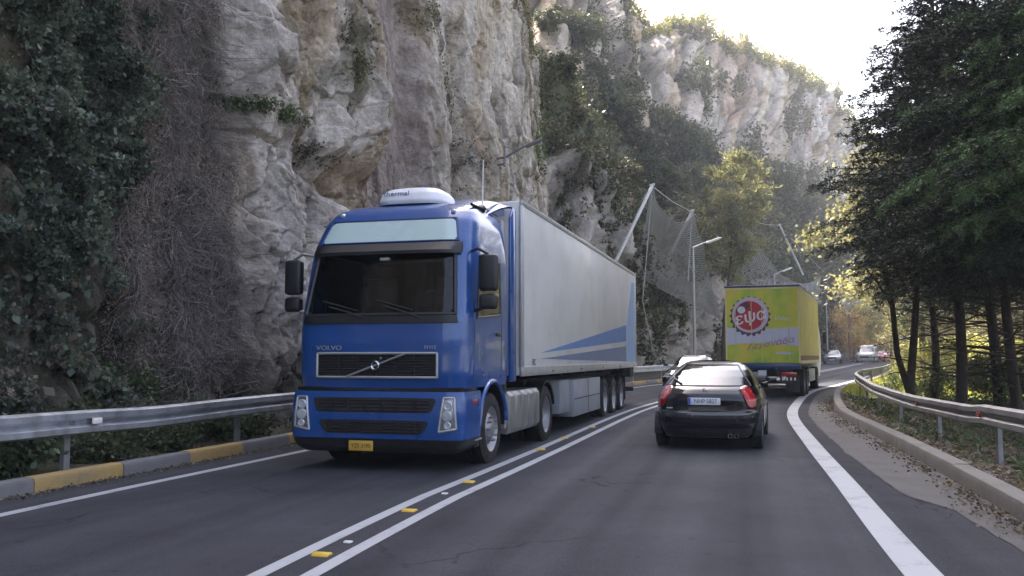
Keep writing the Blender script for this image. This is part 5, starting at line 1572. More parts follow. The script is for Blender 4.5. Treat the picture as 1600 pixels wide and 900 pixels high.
    for s in (-1, 1):
        sh.patch("headlight", 'front', [(s * W * .58, z0), (s * W * .88, z0 + .03), (s * W * .86, z0 + .15), (s * W * .55, z0 + .11)], M['lamp_glass'], root, off=.012, nu=8, nv=5)
    sh.patch("grille", 'front', [(-W * .45, .48), (W * .45, .48), (W * .48, .70), (-W * .48, .70)], M['grille'], root, off=.008, nu=14, nv=5)
    m = MB(); yy = float(sh.front(0, .42)) + .012; m.bbox((-.26, yy, .36), (.26, yy + .01, .47)); m.build("front_plate", M['plate_w'], root)
    return root, sh

def black_car():
    X, Y = 3.12, 14.60
    a = R(17.5)
    root, sh = make_car("hatchback_car", "glossy black hatchback driving away in the lane just ahead of the camera", (X, Y, 0.0), -a, 'carblack', 'hatch', W=.895, Lc=4.35, Hc=1.475)
    # bulging tail lamps that wrap round the corner
    for s in (-1, 1):
        lamp = sh.patch("tail_light", 'polar', [(38.0, .71), (45.5, .71), (48.5, 1.06), (35.5, 1.06)], M['redlens'], root, off=.022, sgn=s, nu=18, nv=22, round_=.75, depth=.05)
        sh.patch("lens_highlight", 'polar', [(38.6, .82), (41.0, .82), (40.6, .98), (37.4, .98)], M['lens_glint'], lamp, off=.028, sgn=s, nu=8, nv=12, round_=.8, depth=.012)  # pinkish highlight coloured onto the lamp as a thin patch
    yy = float(sh.rear(0, .80)) - .022
    m = MB(); m.bbox((-.27, yy - .008, .755), (.25, yy, .868)); pl = m.build("number_plate", M['plate_w'], root, bevel=.003)
    m = MB(); m.bbox((-.268, yy - .0105, .757), (-.225, yy - .0085, .866)); m.build("plate_band", M['plate_b'], pl)
    Mx = Matrix.Translation((.015, yy - .0095, .811)) @ Matrix.Rotation(PI / 2, 4, 'X')
    text_mesh("plate_lettering", "NHP·5827", .095, M['ink'], Mx, pl, depth=.001, sx=.9)
    m = MB(); yb_ = float(sh.rear(0, .985)) - .012; m.lathe((0, yb_, .985), [(.04, .01), (.042, -.006), (.03, -.012), (.001, -.008)], 'y', 24); m.build("badge", M['chrome'], root, smooth=True)
    # bumper ledge in a lighter, glossier paint
    sh.patch("bumper_ledge", 'rear', [(-.78, .545), (.76, .545), (.78, .625), (-.80, .625)], M['cardark'], root, off=.022, nu=30, nv=5, depth=.04)
    sh.patch("lower_diffuser", 'rear', [(-.66, .22), (.66, .22), (.72, .38), (-.72, .38)], M['blackpl'], root, off=.010, nu=30, nv=5)
    for x in (.40, .50):
        m = MB(); m.lathe((x, .08, .27), [(.036, .12), (.036, -.10), (.030, -.10), (.028, .06)], 'y', 16); m.build("exhaust_pipe", M['chrome'], root, smooth=True)
    # wiper parked on the left of the rear window
    p0 = (-.56, float(sh.rear(-.56, 1.14)) - .03, 1.16); p1 = (-.40, float(sh.rear(-.40, 1.08)) - .035, 1.085)
    m = MB(); m.tube([(-.64, float(sh.rear(-.64, 1.30)) - .02, 1.30), (-.60, float(sh.rear(-.60, 1.2)) - .03, 1.19), p0, p1], .014, 6); m.build("rear_wiper", M['blackpl'], root, smooth=True)
    b = MB(); sh.frame("x", 'rear', [(-.70, 1.055), (.70, 1.055), (.46, 1.39), (-.46, 1.39)], .012, M['blackpl'], root, off=.003, mb=b); b.build("window_seal", M['blackpl'], root, smooth=True)
    m = MB(); yb_ = float(sh.rear(-.4, .66)); m.bbox((-.62, yb_ - .015, .69), (-.52, yb_ - .012, .71)); m.build("model_script", M['alu'], root)
    for s in (-1, 1):
        b = MB(); b.tube([(s * (float(sh.side(y, .70)) + .004), y, .70) for y in np.linspace(1.3, 3.0, 8)], .012, 5); b.build("door_moulding", M['blackpl'], root, smooth=True)
black_car()

def car_between(px, py_g, d, heading, name, label, paint, kind, off_fwd=False, **kw):
    x = (px - 800) / FPX * d / math.cos(PITCH) * .997
    return make_car(name, label, (x, d, float(prof(d)) + .01), heading, paint, kind, **kw)
# the oncoming dark car half hidden behind the black one: faces the camera, so origin (its rear) is farther away
hd = PI - R(24)
fx, fy = 6.45, 34.2
bx_, by_ = fx + math.sin(R(24)) * 4.2, fy + math.cos(R(24)) * 4.2
r_, s_ = make_car("oncoming_car", "dark oncoming car with sky reflected in its windscreen, half hidden behind the black hatchback", (bx_, by_, float(prof(by_)) + .0), hd, 'cardark', 'sedan', Hc=1.45, W=.87, Lc=4.2)
def far_car(px, d, ang, label, paint, kind, L=4.2, **kw):
    x = (px - 800) / FPX * d
    make_car("van" if kind == 'van' else "car", label, (x, d, float(prof(d)) + .04), ang, paint, kind, detail=False, Lc=L, group="traffic far ahead beyond the bend", **kw)
far_car(1301, 96, PI - R(22), "silver car coming towards the camera just right of the green and yellow lorry", 'carsilver', 'sedan')
far_car(1359, 104, PI - R(30), "white van coming down the far bend beside the sunlit grass", 'carwhite', 'van', 4.8, Hc=1.95, W=.95)
far_car(1379, 108, PI - R(34), "red car following close behind the white van on the far bend", 'carred', 'hatch', Hc=1.5)
far_car(1392, 113, PI - R(36), "orange car behind the red one on the far bend", 'carorange', 'hatch', Hc=1.5)
far_car(1407, 120, PI - R(36), "pale silver car last in the row of far traffic, partly hidden by a forked trunk", 'carsilver', 'hatch', Hc=1.5)
# ------------------------------------------------------------------ plants
def rand_unit(n):
    v = rng.normal(size=(n, 3)); return v / (np.linalg.norm(v, axis=1)[:, None] + 1e-9)

def leaf_geo(P, size, cols, elong=1.5, flat=0.0, nrm=None):
    """one pointed four-cornered leaf at each place"""
    n = len(P)
    a = rand_unit(n)
    if flat: a[:, 2] *= (1 - flat); a /= np.linalg.norm(a, axis=1)[:, None]
    b = rand_unit(n); b = b - a * (a * b).sum(1)[:, None]; b /= np.linalg.norm(b, axis=1)[:, None] + 1e-9
    s = size * rng.uniform(.6, 1.35, n)[:, None]
    V = np.stack([P, P + a * s * .5 * elong + b * s * .42, P + a * s * elong, P + a * s * .5 * elong - b * s * .42], 1)
    # a slight fold
    V[:, 2] += np.cross(a, b) * s * .12
    C = np.repeat(cols[:, None, :], 4, 1)
    return V.reshape(-1, 3), C.reshape(-1, 3)

def leaf_geo_var(P, size, cols, elong=1.5):
    n = len(P); a = rand_unit(n); b = rand_unit(n); b = b - a * (a * b).sum(1)[:, None]; b /= np.linalg.norm(b, axis=1)[:, None] + 1e-9
    s = (size * rng.uniform(.6, 1.35, n))[:, None]
    V = np.stack([P, P + a * s * .5 * elong + b * s * .42, P + a * s * elong, P + a * s * .5 * elong - b * s * .42], 1)
    return V.reshape(-1, 3), np.repeat(cols[:, None, :], 4, 1).reshape(-1, 3)
def quads(n): return np.arange(n * 4).reshape(-1, 4)

def pick_cols(n, c1, c2, dev=.25, key=None):
    t = rng.uniform(0, 1, n) if key is None else np.clip(key + rng.normal(0, .18, n), 0, 1)
    c = np.array(c1)[None] * (1 - t[:, None]) + np.array(c2)[None] * t[:, None]
    return np.clip(c * rng.uniform(1 - dev, 1 + dev, (n, 1)), 0, 1)

def conifer_geo(H, cb, Rm, nbr, seed, c1, c2, droop=.25, dens=1.0, lean=(0, 0), top=.12, r0=.17, shape=.8, needle=.15, one_side=None, dead=.42):
    rnd = random.Random(seed)
    wood = MB()
    def trunk(z):
        t = z / H
        return Vector((lean[0] * t * t + .12 * math.sin(z * .7 + seed), lean[1] * t * t + .10 * math.sin(z * .9 + seed * 2), z))
    zs = np.linspace(-.4, H, 18)
    wood.tube([trunk(max(z, 0)) + Vector((0, 0, min(z, 0))) for z in zs], [max(.015, r0 * (1 - (max(z, 0) / H) ** .9) + .012) for z in zs], 10)
    org = []; drs = []; wts = []
    for i in range(nbr):
        t = (i + rnd.random()) / nbr
        z = cb + (H * .985 - cb) * t ** .9
        az = i * 2.39996 + rnd.uniform(-.4, .4)
        prof_ = (1 - t) ** shape * (1 - .55 * max(0, .18 - t) / .18) + top * (1 - t)
        L = Rm * prof_ * rnd.uniform(.62, 1.12)
        if one_side is not None: L *= 1 + .45 * math.cos(az - one_side)
        if L < .25: L = .25
        p = trunk(z); pts = [p.copy()]
        d = Vector((math.cos(az), math.sin(az), .28 + .35 * t)); d.normalize()
        steps = max(4, int(L / .35)); sl = L / steps
        for k in range(steps):
            d = d + Vector((rnd.uniform(-.13, .13), rnd.uniform(-.13, .13), -droop * .22 + rnd.uniform(-.07, .07))); d.normalize()
            p = p + d * sl; pts.append(p.copy())
            if k >= 1 or L < .8:
                f = (k + 1) / steps
                for sgn in (-1, 1):
                    if rnd.random() > .92 * dens + .05: continue
                    tl = L * .42 * (1 - f * .72) * rnd.uniform(.5, 1.2) + .10
                    side = d.cross(Vector((0, 0, 1))).normalized() * sgn
                    td = (d * rnd.uniform(.4, .9) + side * rnd.uniform(.6, 1.0) + Vector((0, 0, rnd.uniform(-.35, .15)))).normalized()
                    n = max(2, int(tl / .085))
                    for q in range(n):
                        g = (q + .6) / n
                        org.append(p + td * tl * g + Vector((0, 0, -.12 * tl * g * g * 2))); drs.append(td); wts.append(t)
                org.append(p.copy()); drs.append(d.copy()); wts.append(t)
        rr = .012 + .018 * L / max(Rm, 1) + .01
        wood.tube(pts, [rr * (1 - .8 * k / len(pts)) for k in range(len(pts))], 5, False)
    # dead lower twigs
    for i in range(int(nbr * dead)):
        z = cb * rnd.uniform(.35, 1.0); az = rnd.uniform(0, 2 * PI); L = Rm * rnd.uniform(.2, .75)
        p = trunk(z); d = Vector((math.cos(az), math.sin(az), rnd.uniform(-.1, .5))).normalized()
        wood.tube([p, p + d * L * .5, p + d * L + Vector((0, 0, -.1 * L))], [.022, .014, .005], 4, False)
    O = np.array([list(o) for o in org]); Dn = np.array([list(o) for o in drs]); Wt = np.array(wts)
    K = 11
    O = np.repeat(O, K, 0); Dn = np.repeat(Dn, K, 0); Wt = np.repeat(Wt, K)
    n = len(O)
    a = Dn * .75 + rng.normal(0, .55, (n, 3)); a[:, 2] *= .8; a /= np.linalg.norm(a, axis=1)[:, None]
    b = rand_unit(n); b -= a * (a * b).sum(1)[:, None]; b /= np.linalg.norm(b, axis=1)[:, None] + 1e-9
    ln = needle * rng.uniform(.6, 1.3, n)[:, None]; w = .019 * (needle / .15) * rng.uniform(.7, 1.3, n)[:, None]
    O = O + rng.normal(0, .035, (n, 3))
    V = np.stack([O, O + a * ln * .5 + b * w, O + a * ln, O + a * ln * .5 - b * w], 1).reshape(-1, 3)
    C = np.repeat(pick_cols(n, c1, c2, .3)[:, None, :], 4, 1).reshape(-1, 3)
    return wood, V, C

def make_tree(name, geo, loc, rz, label, cat, group, mat, bark, scale=1.0):
    wood, V, C = geo
    root = empty(name, loc, rz, label, cat, group)
    wood.build("trunk", bark, root, smooth=True)
    npmesh("crown", V, quads(len(V) // 4), mat, root, False, cols=C)
    root.scale = (scale, scale, scale)
    return root

def place_copy(src, loc, rz, label, scale=1.0, group=None, zs=1.0):
    c = copy_tree(src); c.location = loc; c.rotation_euler = (0, 0, rz); c.scale = (scale, scale, scale * zs); c["label"] = label
    if group: c["group"] = group
    return c

def broad_geo(H, R, cb, nclump, per, size, seed, c1, c2, r0=.12, crad=.42, stems=1, fork=0.0, squash=1.0, shell=.55, lean=(0, 0), elong=1.5, hollow=0):
    """trunk(s), limbs that reach each leaf clump, clumps spread through an uneven crown"""
    rnd = random.Random(seed); wood = MB()
    tips = []
    cz = (cb + H) / 2
    cen = []
    for i in range(nclump):
        for _ in range(30):
            u = Vector((rnd.gauss(0, 1), rnd.gauss(0, 1), rnd.gauss(0, 1))).normalized() * (rnd.uniform(shell ** 3, 1) ** (1 / 3.))
            lump = 1 + .35 * math.sin(3 * math.atan2(u.y, u.x) + seed) * (1 - abs(u.z)) + .2 * math.sin(5 * u.z + seed)
            p = Vector((u.x * R * lump, u.y * R * lump, cz + u.z * (H - cb) / 2 * squash))
            if p.z > .05: break
        cen.append(p + Vector((lean[0] * p.z / H, lean[1] * p.z / H, 0)))
    bases = [Vector((rnd.uniform(-.25, .25) * (stems > 1), rnd.uniform(-.25, .25) * (stems > 1), 0)) for _ in range(stems)]
    forks = []
    for s, b in enumerate(bases):
        hx = (rnd.uniform(-1, 1) * R * .4 if stems > 1 else lean[0] * .5) + fork * (-1) ** s
        top = Vector((hx, rnd.uniform(-1, 1) * R * .25, cb + (H - cb) * .45))
        pts = [b - Vector((0, 0, .3)), b, b.lerp(top, .35) + Vector((rnd.uniform(-.12, .12), rnd.uniform(-.12, .12), 0)) * H * .12, b.lerp(top, .7) + Vector((rnd.uniform(-.1, .1), rnd.uniform(-.1, .1), 0)) * H * .1, top]
        wood.tube(pts, [r0 * 1.25, r0, r0 * .8, r0 * .6, r0 * .35], 9)
        forks += [(pts[2], r0 * .6), (pts[3], r0 * .5), (top, r0 * .3), (pts[2].lerp(pts[3], .5), r0 * .5)]
    for c in cen:
        f, fr = min(forks, key=lambda q: (q[0] - c).length + rnd.uniform(0, .3) * R)
        mid = f.lerp(c, .5) + Vector((rnd.uniform(-.1, .1), rnd.uniform(-.1, .1), rnd.uniform(.0, .15))) * (c - f).length
        wood.tube([f, mid, c], [fr * .5, fr * .3, .008], 5, False)
        forks.append((mid, fr * .35))
    Cc = np.array([list(c) for c in cen])
    rad = crad * rng.uniform(.6, 1.3, len(Cc))
    n = nclump * per
    idx = np.repeat(np.arange(nclump), per)
    # leaves hang round the clump in small sprays
    P = Cc[idx] + rng.normal(0, 1, (n, 3)) * (rad[idx, None] * np.array([.62, .62, .42]))
    key = rng.uniform(0, 1, nclump)[idx]
    V, C = leaf_geo(P, size, pick_cols(n, c1, c2, .25, key), elong)
    return wood, V, C

G1, G2 = (.030, .040, .022), (.065, .080, .040)          # dark evergreen
N1, N2 = (.014, .022, .014), (.034, .046, .026)          # very dark pine

def gz(x, y): return float(prof(y))

# --- ivy and dry stems over the near wall
def on_wall(uq, zq, off=0.0):
    uu, zz, V = NC['uu'], NC['zz'], NC['V']
    iu = np.interp(uq, uu, np.arange(len(uu))); iz = np.interp(zq, zz, np.arange(len(zz)))
    a = iu.astype(int).clip(0, len(uu) - 2); b = iz.astype(int).clip(0, len(zz) - 2)
    fu = (iu - a)[:, None]; fz = (iz - b)[:, None]
    P = V[a, b] * (1 - fu) * (1 - fz) + V[a + 1, b] * fu * (1 - fz) + V[a, b + 1] * (1 - fu) * fz + V[a + 1, b + 1] * fu * fz
    N = np.stack([NC['nx'][a], NC['ny'][a], np.zeros(len(a))], 1)
    o = off[:, None] if hasattr(off, 'shape') else off
    return P + N * o, N

def ivy():
    uL = NC['feat'](8, 300)[0] - 7; uR = NC['feat'](262, 300)[0]
    n = 620000
    u = rng.uniform(uL, uR + .9, n); z = rng.uniform(.0, 10.5, n)
    edge = uR - .9 + 1.9 * (fbm(z * .8, z * 0 + 3.3, 21, 3) - .5) + .6 * np.cos(z * .9) - .10 * (4 - z).clip(0, 4)
    cl = fbm(u * 1.9, z * 1.9, 22, 4)
    fine = fbm(u * 6.5, z * 6.5, 23, 2)
    k = (u < edge + (cl - .5) * 2.0) & (cl * .6 + fine * .4 > .44) & (rng.uniform(0, 1, n) < .85)
    k &= ~((z < 2.6) & (fbm(u * 1.2, z * 1.2, 24, 3) > .55))
    u, z, cl, fine = u[k], z[k], cl[k], fine[k]
    lump = .08 + 1.25 * np.clip(cl - .44, 0, 1) + .7 * np.clip(fine - .42, 0, 1)
    P, N = on_wall(u, z, lump * rng.uniform(.35, 1.0, len(u)) ** .5)
    key = np.clip((fbm(u * .9, z * .9, 25, 3) - .35) * 2.4, 0, 1)
    cols = pick_cols(len(P), (.050, .062, .046), (.135, .165, .125), .38, key)
    brn = rng.uniform(0, 1, len(P)) < .05 + .25 * (z < 2.5); cols[brn] = np.array([.17, .135, .11]) * rng.uniform(.6, 1.2, (brn.sum(), 1))
    V, C = leaf_geo_var(P, .046 * np.exp(rng.normal(0, .38, len(P))), cols, 1.25)
    o = npmesh("ivy", V, quads(len(P)), M['leaf'], None, False, cols=C)
    tag(o, "dense dark green ivy covering the left end of the rock wall", "ivy", kind="stuff")
ivy()

def dry_vines():
    uL = NC['feat'](195, 300)[0]; uR = NC['feat'](372, 300)[0]
    Vs = []; Cs = []
    n = 26000; K = 4
    u0 = rng.uniform(uL, uR, n); z0 = rng.uniform(.5, 10.8, n)
    dens = fbm(u0 * 1.3, z0 * .8, 27, 4) + .10 * np.sin(z0 * .8 + 1)
    k = (dens > .42) & (u0 < uR - .5 + .9 * fbm(z0 * .7, z0 * 0 + 5, 19, 3)); u0, z0 = u0[k], z0[k]; n = len(u0)
    L = rng.uniform(.12, .62, n) ** 1.0; col = pick_cols(n, (.10, .085, .075), (.36, .31, .28), .3)
    w = rng.uniform(.0018, .0045, n)
    ang = rng.normal(0, .75, n)                      # mostly downwards, tangled
    ca, sa = np.cos(ang), np.sin(ang); bend = rng.normal(0, .5, n)
    off0 = rng.uniform(.0, .32, n); dof = rng.normal(.05, .12, n)
    pts = []
    for q in range(K):
        t = q / (K - 1)
        uu = u0 + L * (sa * t + bend * t * t * ca); zz = np.clip(z0 - L * (ca * t - bend * t * t * sa), .0, 20)
        P, N = on_wall(uu, zz, np.clip(off0 + dof * t, 0, .5))
        pts.append(P)
    for q in range(K - 1):
        a, b = pts[q], pts[q + 1]
        t = b - a; t /= np.linalg.norm(t, axis=1)[:, None] + 1e-9
        for s in (np.cross(t, np.array([.3, -.9, .1])), np.cross(t, np.array([.9, .3, .1]))):
            s = s / (np.linalg.norm(s, axis=1)[:, None] + 1e-9) * w[:, None]
            Vs.append(np.stack([a - s, a + s, b + s, b - s], 1).reshape(-1, 3)); Cs.append(np.repeat(col, 4, 0))
    m = 110000
    u = rng.uniform(uL - .3, uR, m); z = rng.uniform(.3, 10.8, m); kk = (fbm(u * 1.6, z * .9, 28, 4) * .6 + fbm(u * 6, z * 5, 18, 2) * .4 > .46); u, z = u[kk], z[kk]
    P, N = on_wall(u, z, rng.uniform(.0, .25, len(u)))
    V, C = leaf_geo(P, .032, pick_cols(len(P), (.10, .08, .065), (.30, .25, .215), .35), 1.3)
    Vs.append(V); Cs.append(C)
    V = np.concatenate(Vs); C = np.concatenate(Cs)
    o = npmesh("dry_creeper", V, quads(len(V) // 4), M['dry'], None, False, cols=C)
    tag(o, "brown withered creeper hanging down the rock between the ivy and the bare stone", "creeper", kind="stuff")
dry_vines()

def wall_tufts():
    """grass and small plants in ledges and cracks of the bare rock"""
    P_ = []; Cl = []
    for px, py, rx, ry, n, c1, c2 in [(395, 165, 38, 10, 1100, (.05, .075, .03), (.11, .14, .06)), (440, 180, 20, 9, 400, (.05, .07, .03), (.10, .12, .06)), (741, 190, 9, 80, 2600, (.04, .06, .025), (.09, .11, .05)),
                                      (748, 260, 12, 40, 1500, (.04, .06, .025), (.09, .11, .05)), (536, 90, 8, 60, 900, (.06, .065, .03), (.11, .11, .05)), (850, 60, 20, 80, 5200, (.06, .07, .03), (.15, .14, .06)), (858, 230, 20, 40, 3600, (.06, .09, .03), (.13, .17, .06)),
                                      (205, 610, 95, 30, 5200, (.045, .07, .03), (.11, .15, .07)), (520, 240, 18, 16, 400, (.05, .06, .03), (.1, .1, .05)), (700, 20, 10, 30, 500, (.07, .075, .03), (.12, .12, .05))]:
        u0, z0, dd = NC['feat'](px, py)
        ua = NC['feat'](px - rx, py)[0]; ub = NC['feat'](px + rx, py)[0]
        u = rng.normal((ua + ub) / 2, abs(ub - ua) / 2 * .6 + .02, n); z = rng.normal(z0, ry * dd / FPX * .6, n)
        k = fbm(u * 2.5, z * 2.5, 29, 3) > .42; u, z = u[k], z[k].clip(.02, 40)
        P, N = on_wall(u, z, rng.uniform(.0, .28, len(u)))
        P_.append(P); Cl.append(pick_cols(len(P), c1, c2, .25))
    P = np.concatenate(P_); C = np.concatenate(Cl)
    V, C = leaf_geo(P, .06, C, 1.6)
    o = npmesh("rock_plants", V, quads(len(P)), M['leaf'], None, False, cols=C)
    tag(o, "small green plants growing on ledges and cracks of the pale rock wall", "rock plants", kind="stuff")
wall_tufts()

# --- low shrubs behind the left guard rail
def rail_shrubs():
    src = broad_geo(.60, .45, .05, 20, 90, .062, 5, (.035, .055, .028), (.09, .13, .065), r0=.014, crad=.20, stems=5, shell=.1)
    src2 = broad_geo(.5, .45, .0, 18, 90, .058, 8, (.04, .05, .028), (.10, .12, .06), r0=.012, crad=.20, stems=5, shell=.1)
    spots = [(9.1, 10.05, 0, "leafy green shrub growing out below the rail at the left edge of the picture"), (10.6, 9.95, 1, "low green shrub under the guard rail beside its nearest post"),
             (13.2, 10.1, 0, "bright green bramble behind the rail where the ivy ends"), (14.4, 10.05, 1, "green bramble behind the rail just before the second reflector"), (12.2, 10.2, 1, "mid green shrub between the ivy and the rail"),
             (16.4, 9.75, 1, "small dark plant under the rail close to the blue lorry"), (17.8, 9.7, 0, "shrub under the rail, partly hidden by the blue cab")]
    first_ = {}
    for s, o, kd, lab in spots:
        x, y = road(s, -o + .15)
        loc = (float(x), float(y), gz(x, y) + .05)
        if kd not in first_:
            first_[kd] = make_tree("shrub", (src, src2)[kd], loc, s, lab, "shrub", "shrubs behind the left guard rail", M['leaf'], M['bark_pale'])
        else: place_copy(first_[kd], loc, s * 2, lab, rng.uniform(.8, 1.15))
rail_shrubs()

# --- scrub on the mountain
def on_far(i, j, off=0.0):
    return FC['V'][i, j] + FC['N'][i, j] * off
def scrub():
    V = FC['V']; nu, nv = V.shape[:2]
    vs = FC['vs']
    P_ = []; Cl = []; S_ = []
    n = 26000
    i = rng.integers(30, int(nu * .92), n); j = rng.integers(0, nv - 2, n)
    v = vs[j]; t = FC['t'][i, j]; t2 = FC['t2'][i, j]
    S = FC['S'][i, j]; H = V[i, j, 2]
    cl = fbm(S * .22, H * .22, 101, 4); cr = fbm(S * .5, H * .05, 102, 3)
    sl = (v > .92) & (v < 2.12) & (cl > .40)
    rd = (v > 2.90) & (v < 3.5) & (cl > .36)
    wl = (v >= 2.1) & (v < 2.92) & (cr > .66) & (cl > .50)
    ft = (v < .92) & (cl > .545) & (v > .12)
    k = (sl | rd | wl | ft) & (V[i, j, 1] < 175)
    i, j, v, cl = i[k], j[k], v[k], cl[k]
    P0 = V[i, j] + FC['N'][i, j] * .25; dd = P0[:, 1]
    r = np.where(v > 2.9, .75, np.where(v > .92, .8, .45)) * rng.uniform(.5, 1.4, len(P0)) * np.clip(dd / 80, .55, 1.3)
    per = 26
    idx = np.repeat(np.arange(len(P0)), per)
    P = P0[idx] + rng.normal(0, 1, (len(idx), 3)) * (r[idx, None] * np.array([.6, .6, .55])) + np.array([0, 0, .25]) * r[idx, None]
    key = np.clip(cl[idx] * 3 - 1.1, 0, 1)
    c = pick_cols(len(P), (.04, .048, .026), (.085, .095, .045), .25, key)
    ridge = v[idx] > 2.9
    c[ridge] = pick_cols(ridge.sum(), (.09, .10, .035), (.24, .21, .06), .25, rng.uniform(0, 1, ridge.sum()))  # sunlight on the ridge put into yellower, brighter leaf colours
    br = (rng.uniform(0, 1, len(P0)) < .22)[idx] & ~ridge
    c[br] = pick_cols(br.sum(), (.075, .055, .04), (.13, .10, .07), .25)
    sz = np.clip(dd[idx] / 80, .45, 1.4) * .26
    V_, C_ = leaf_geo(P, sz[:, None] if False else 1.0, c, 1.4) if False else leaf_geo_var(P, sz, c, 1.4)
    o = npmesh("scrub", V_, quads(len(P)), M['leaf'], None, False, cols=C_)
    tag(o, "patches of green and brown scrub over the mountain slope, ledges and ridge, coloured sunlit yellow along the ridge", "scrub", kind="stuff")
scrub()

# trees that stand in the gully under the high wall
def surf_at(px, py, v0=.6, v1=3.2, push=0.0):
    """place on the mountain that shows at this pixel"""
    V = FC['V']; vs = FC['vs']
    m = (vs > v0) & (vs < v1)
    W = V[:, m][::2, ::2]
    cp, sp = math.cos(PITCH), math.sin(PITCH)
    dy = W[..., 1]; dz = W[..., 2] - EYE
    dep = dy * cp + dz * sp; up = dz * cp - dy * sp
    X = 800 + FPX * W[..., 0] / dep; Y = 450 - FPX * up / dep
    e = (X - px) ** 2 + (Y - py) ** 2 + dep * 1.0
    k = np.unravel_index(np.argmin(e), e.shape)
    return Vector(W[k])
def gully_trees():
    a = broad_geo(5.2, 2.5, 1.0, 72, 90, .20, 31, (.028, .038, .020), (.075, .085, .040), r0=.14, crad=.70)
    b = broad_geo(4.2, 2.3, .6, 60, 90, .20, 32, (.04, .045, .025), (.085, .075, .045), r0=.10, crad=.65, stems=2)
    src = {}
    L = [(968, 205, 0, .95, "dark round tree highest in the gully, against the pale high wall"), (1000, 245, 1, 1.0, "brownish tree in the gully, just below the highest one"), (1030, 235, 0, 1.05, "dark bushy tree in the middle of the gully grove"),
         (1062, 262, 0, 1.05, "dark tree in the gully grove left of the sunlit pine"), (1092, 262, 1, 1.0, "tree touching the left edge of the sunlit pine's crown"), (1010, 285, 0, .8, "dark tree just above the top of the tall leaning net post"),
         (1050, 300, 1, .8, "brownish tree directly behind the upper edge of the net"), (975, 270, 1, .7, "small tree on the slope left of the leaning net post"), (905, 60, 0, .75, "dark tree high in the cleft beside the near cliff"),
         (925, 120, 1, .75, "brownish tree hanging in the cleft beside the near cliff"), (890, 180, 1, .6, "low tree at the bottom of the cleft beside the pale pillar"), (880, 110, 0, .6, "dark shrub-like tree half hidden by the edge of the near cliff"),
         (1085, 300, 0, .8, "dark tree behind the second net post"), (1215, 300, 0, .8, "dark tree on the slope right of the sunlit pine"), (1245, 330, 1, .8, "low brown tree on the far slope above the long net"), (940, 165, 0, .8, "dark tree on the ledge between the cleft and the grove")]
    L += [(858, 36, 0, .5, "small dark tree added at the top of the cleft to cover sunlit rock"), (872, 20, 1, .5, "low brown tree added beside the small dark one to cover sunlit rock")]  # two trees added to hide rock that catches the sun
    for px, py, kd, sc, lab in L:
        p = surf_at(px, py + 18, .7, 2.9); p.z -= .4 * sc
        s2 = sc * p.y / 85
        if kd not in src: src[kd] = make_tree("gully_tree", (a, b)[kd], p, px, lab, "tree", "trees in the gully below the high wall", M['leaf'], M['bark'], s2)
        else: place_copy(src[kd], p, px * 1.7, lab, s2)
gully_trees()

# --- the sunlit pine beside the net
def sunlit_pine():
    d = 62.0
    p = at(1128, 556, d); H = at(1141, 205, d).z - p.z
    g = broad_geo(H, 2.5, H * .40, 105, 150, .11, 44, (.065, .075, .035), (.31, .29, .14), r0=.15, crad=.42, squash=1.0, shell=.30, lean=(1.5, 0), elong=3.0)
    p.z = gz(p.x, p.y)
    t = make_tree("pine_tree", g, p, 0, "tall pine with yellowish sunlit crown beside the rockfall net", "tree", None, M['sunleaf'], M['bark'])
sunlit_pine()

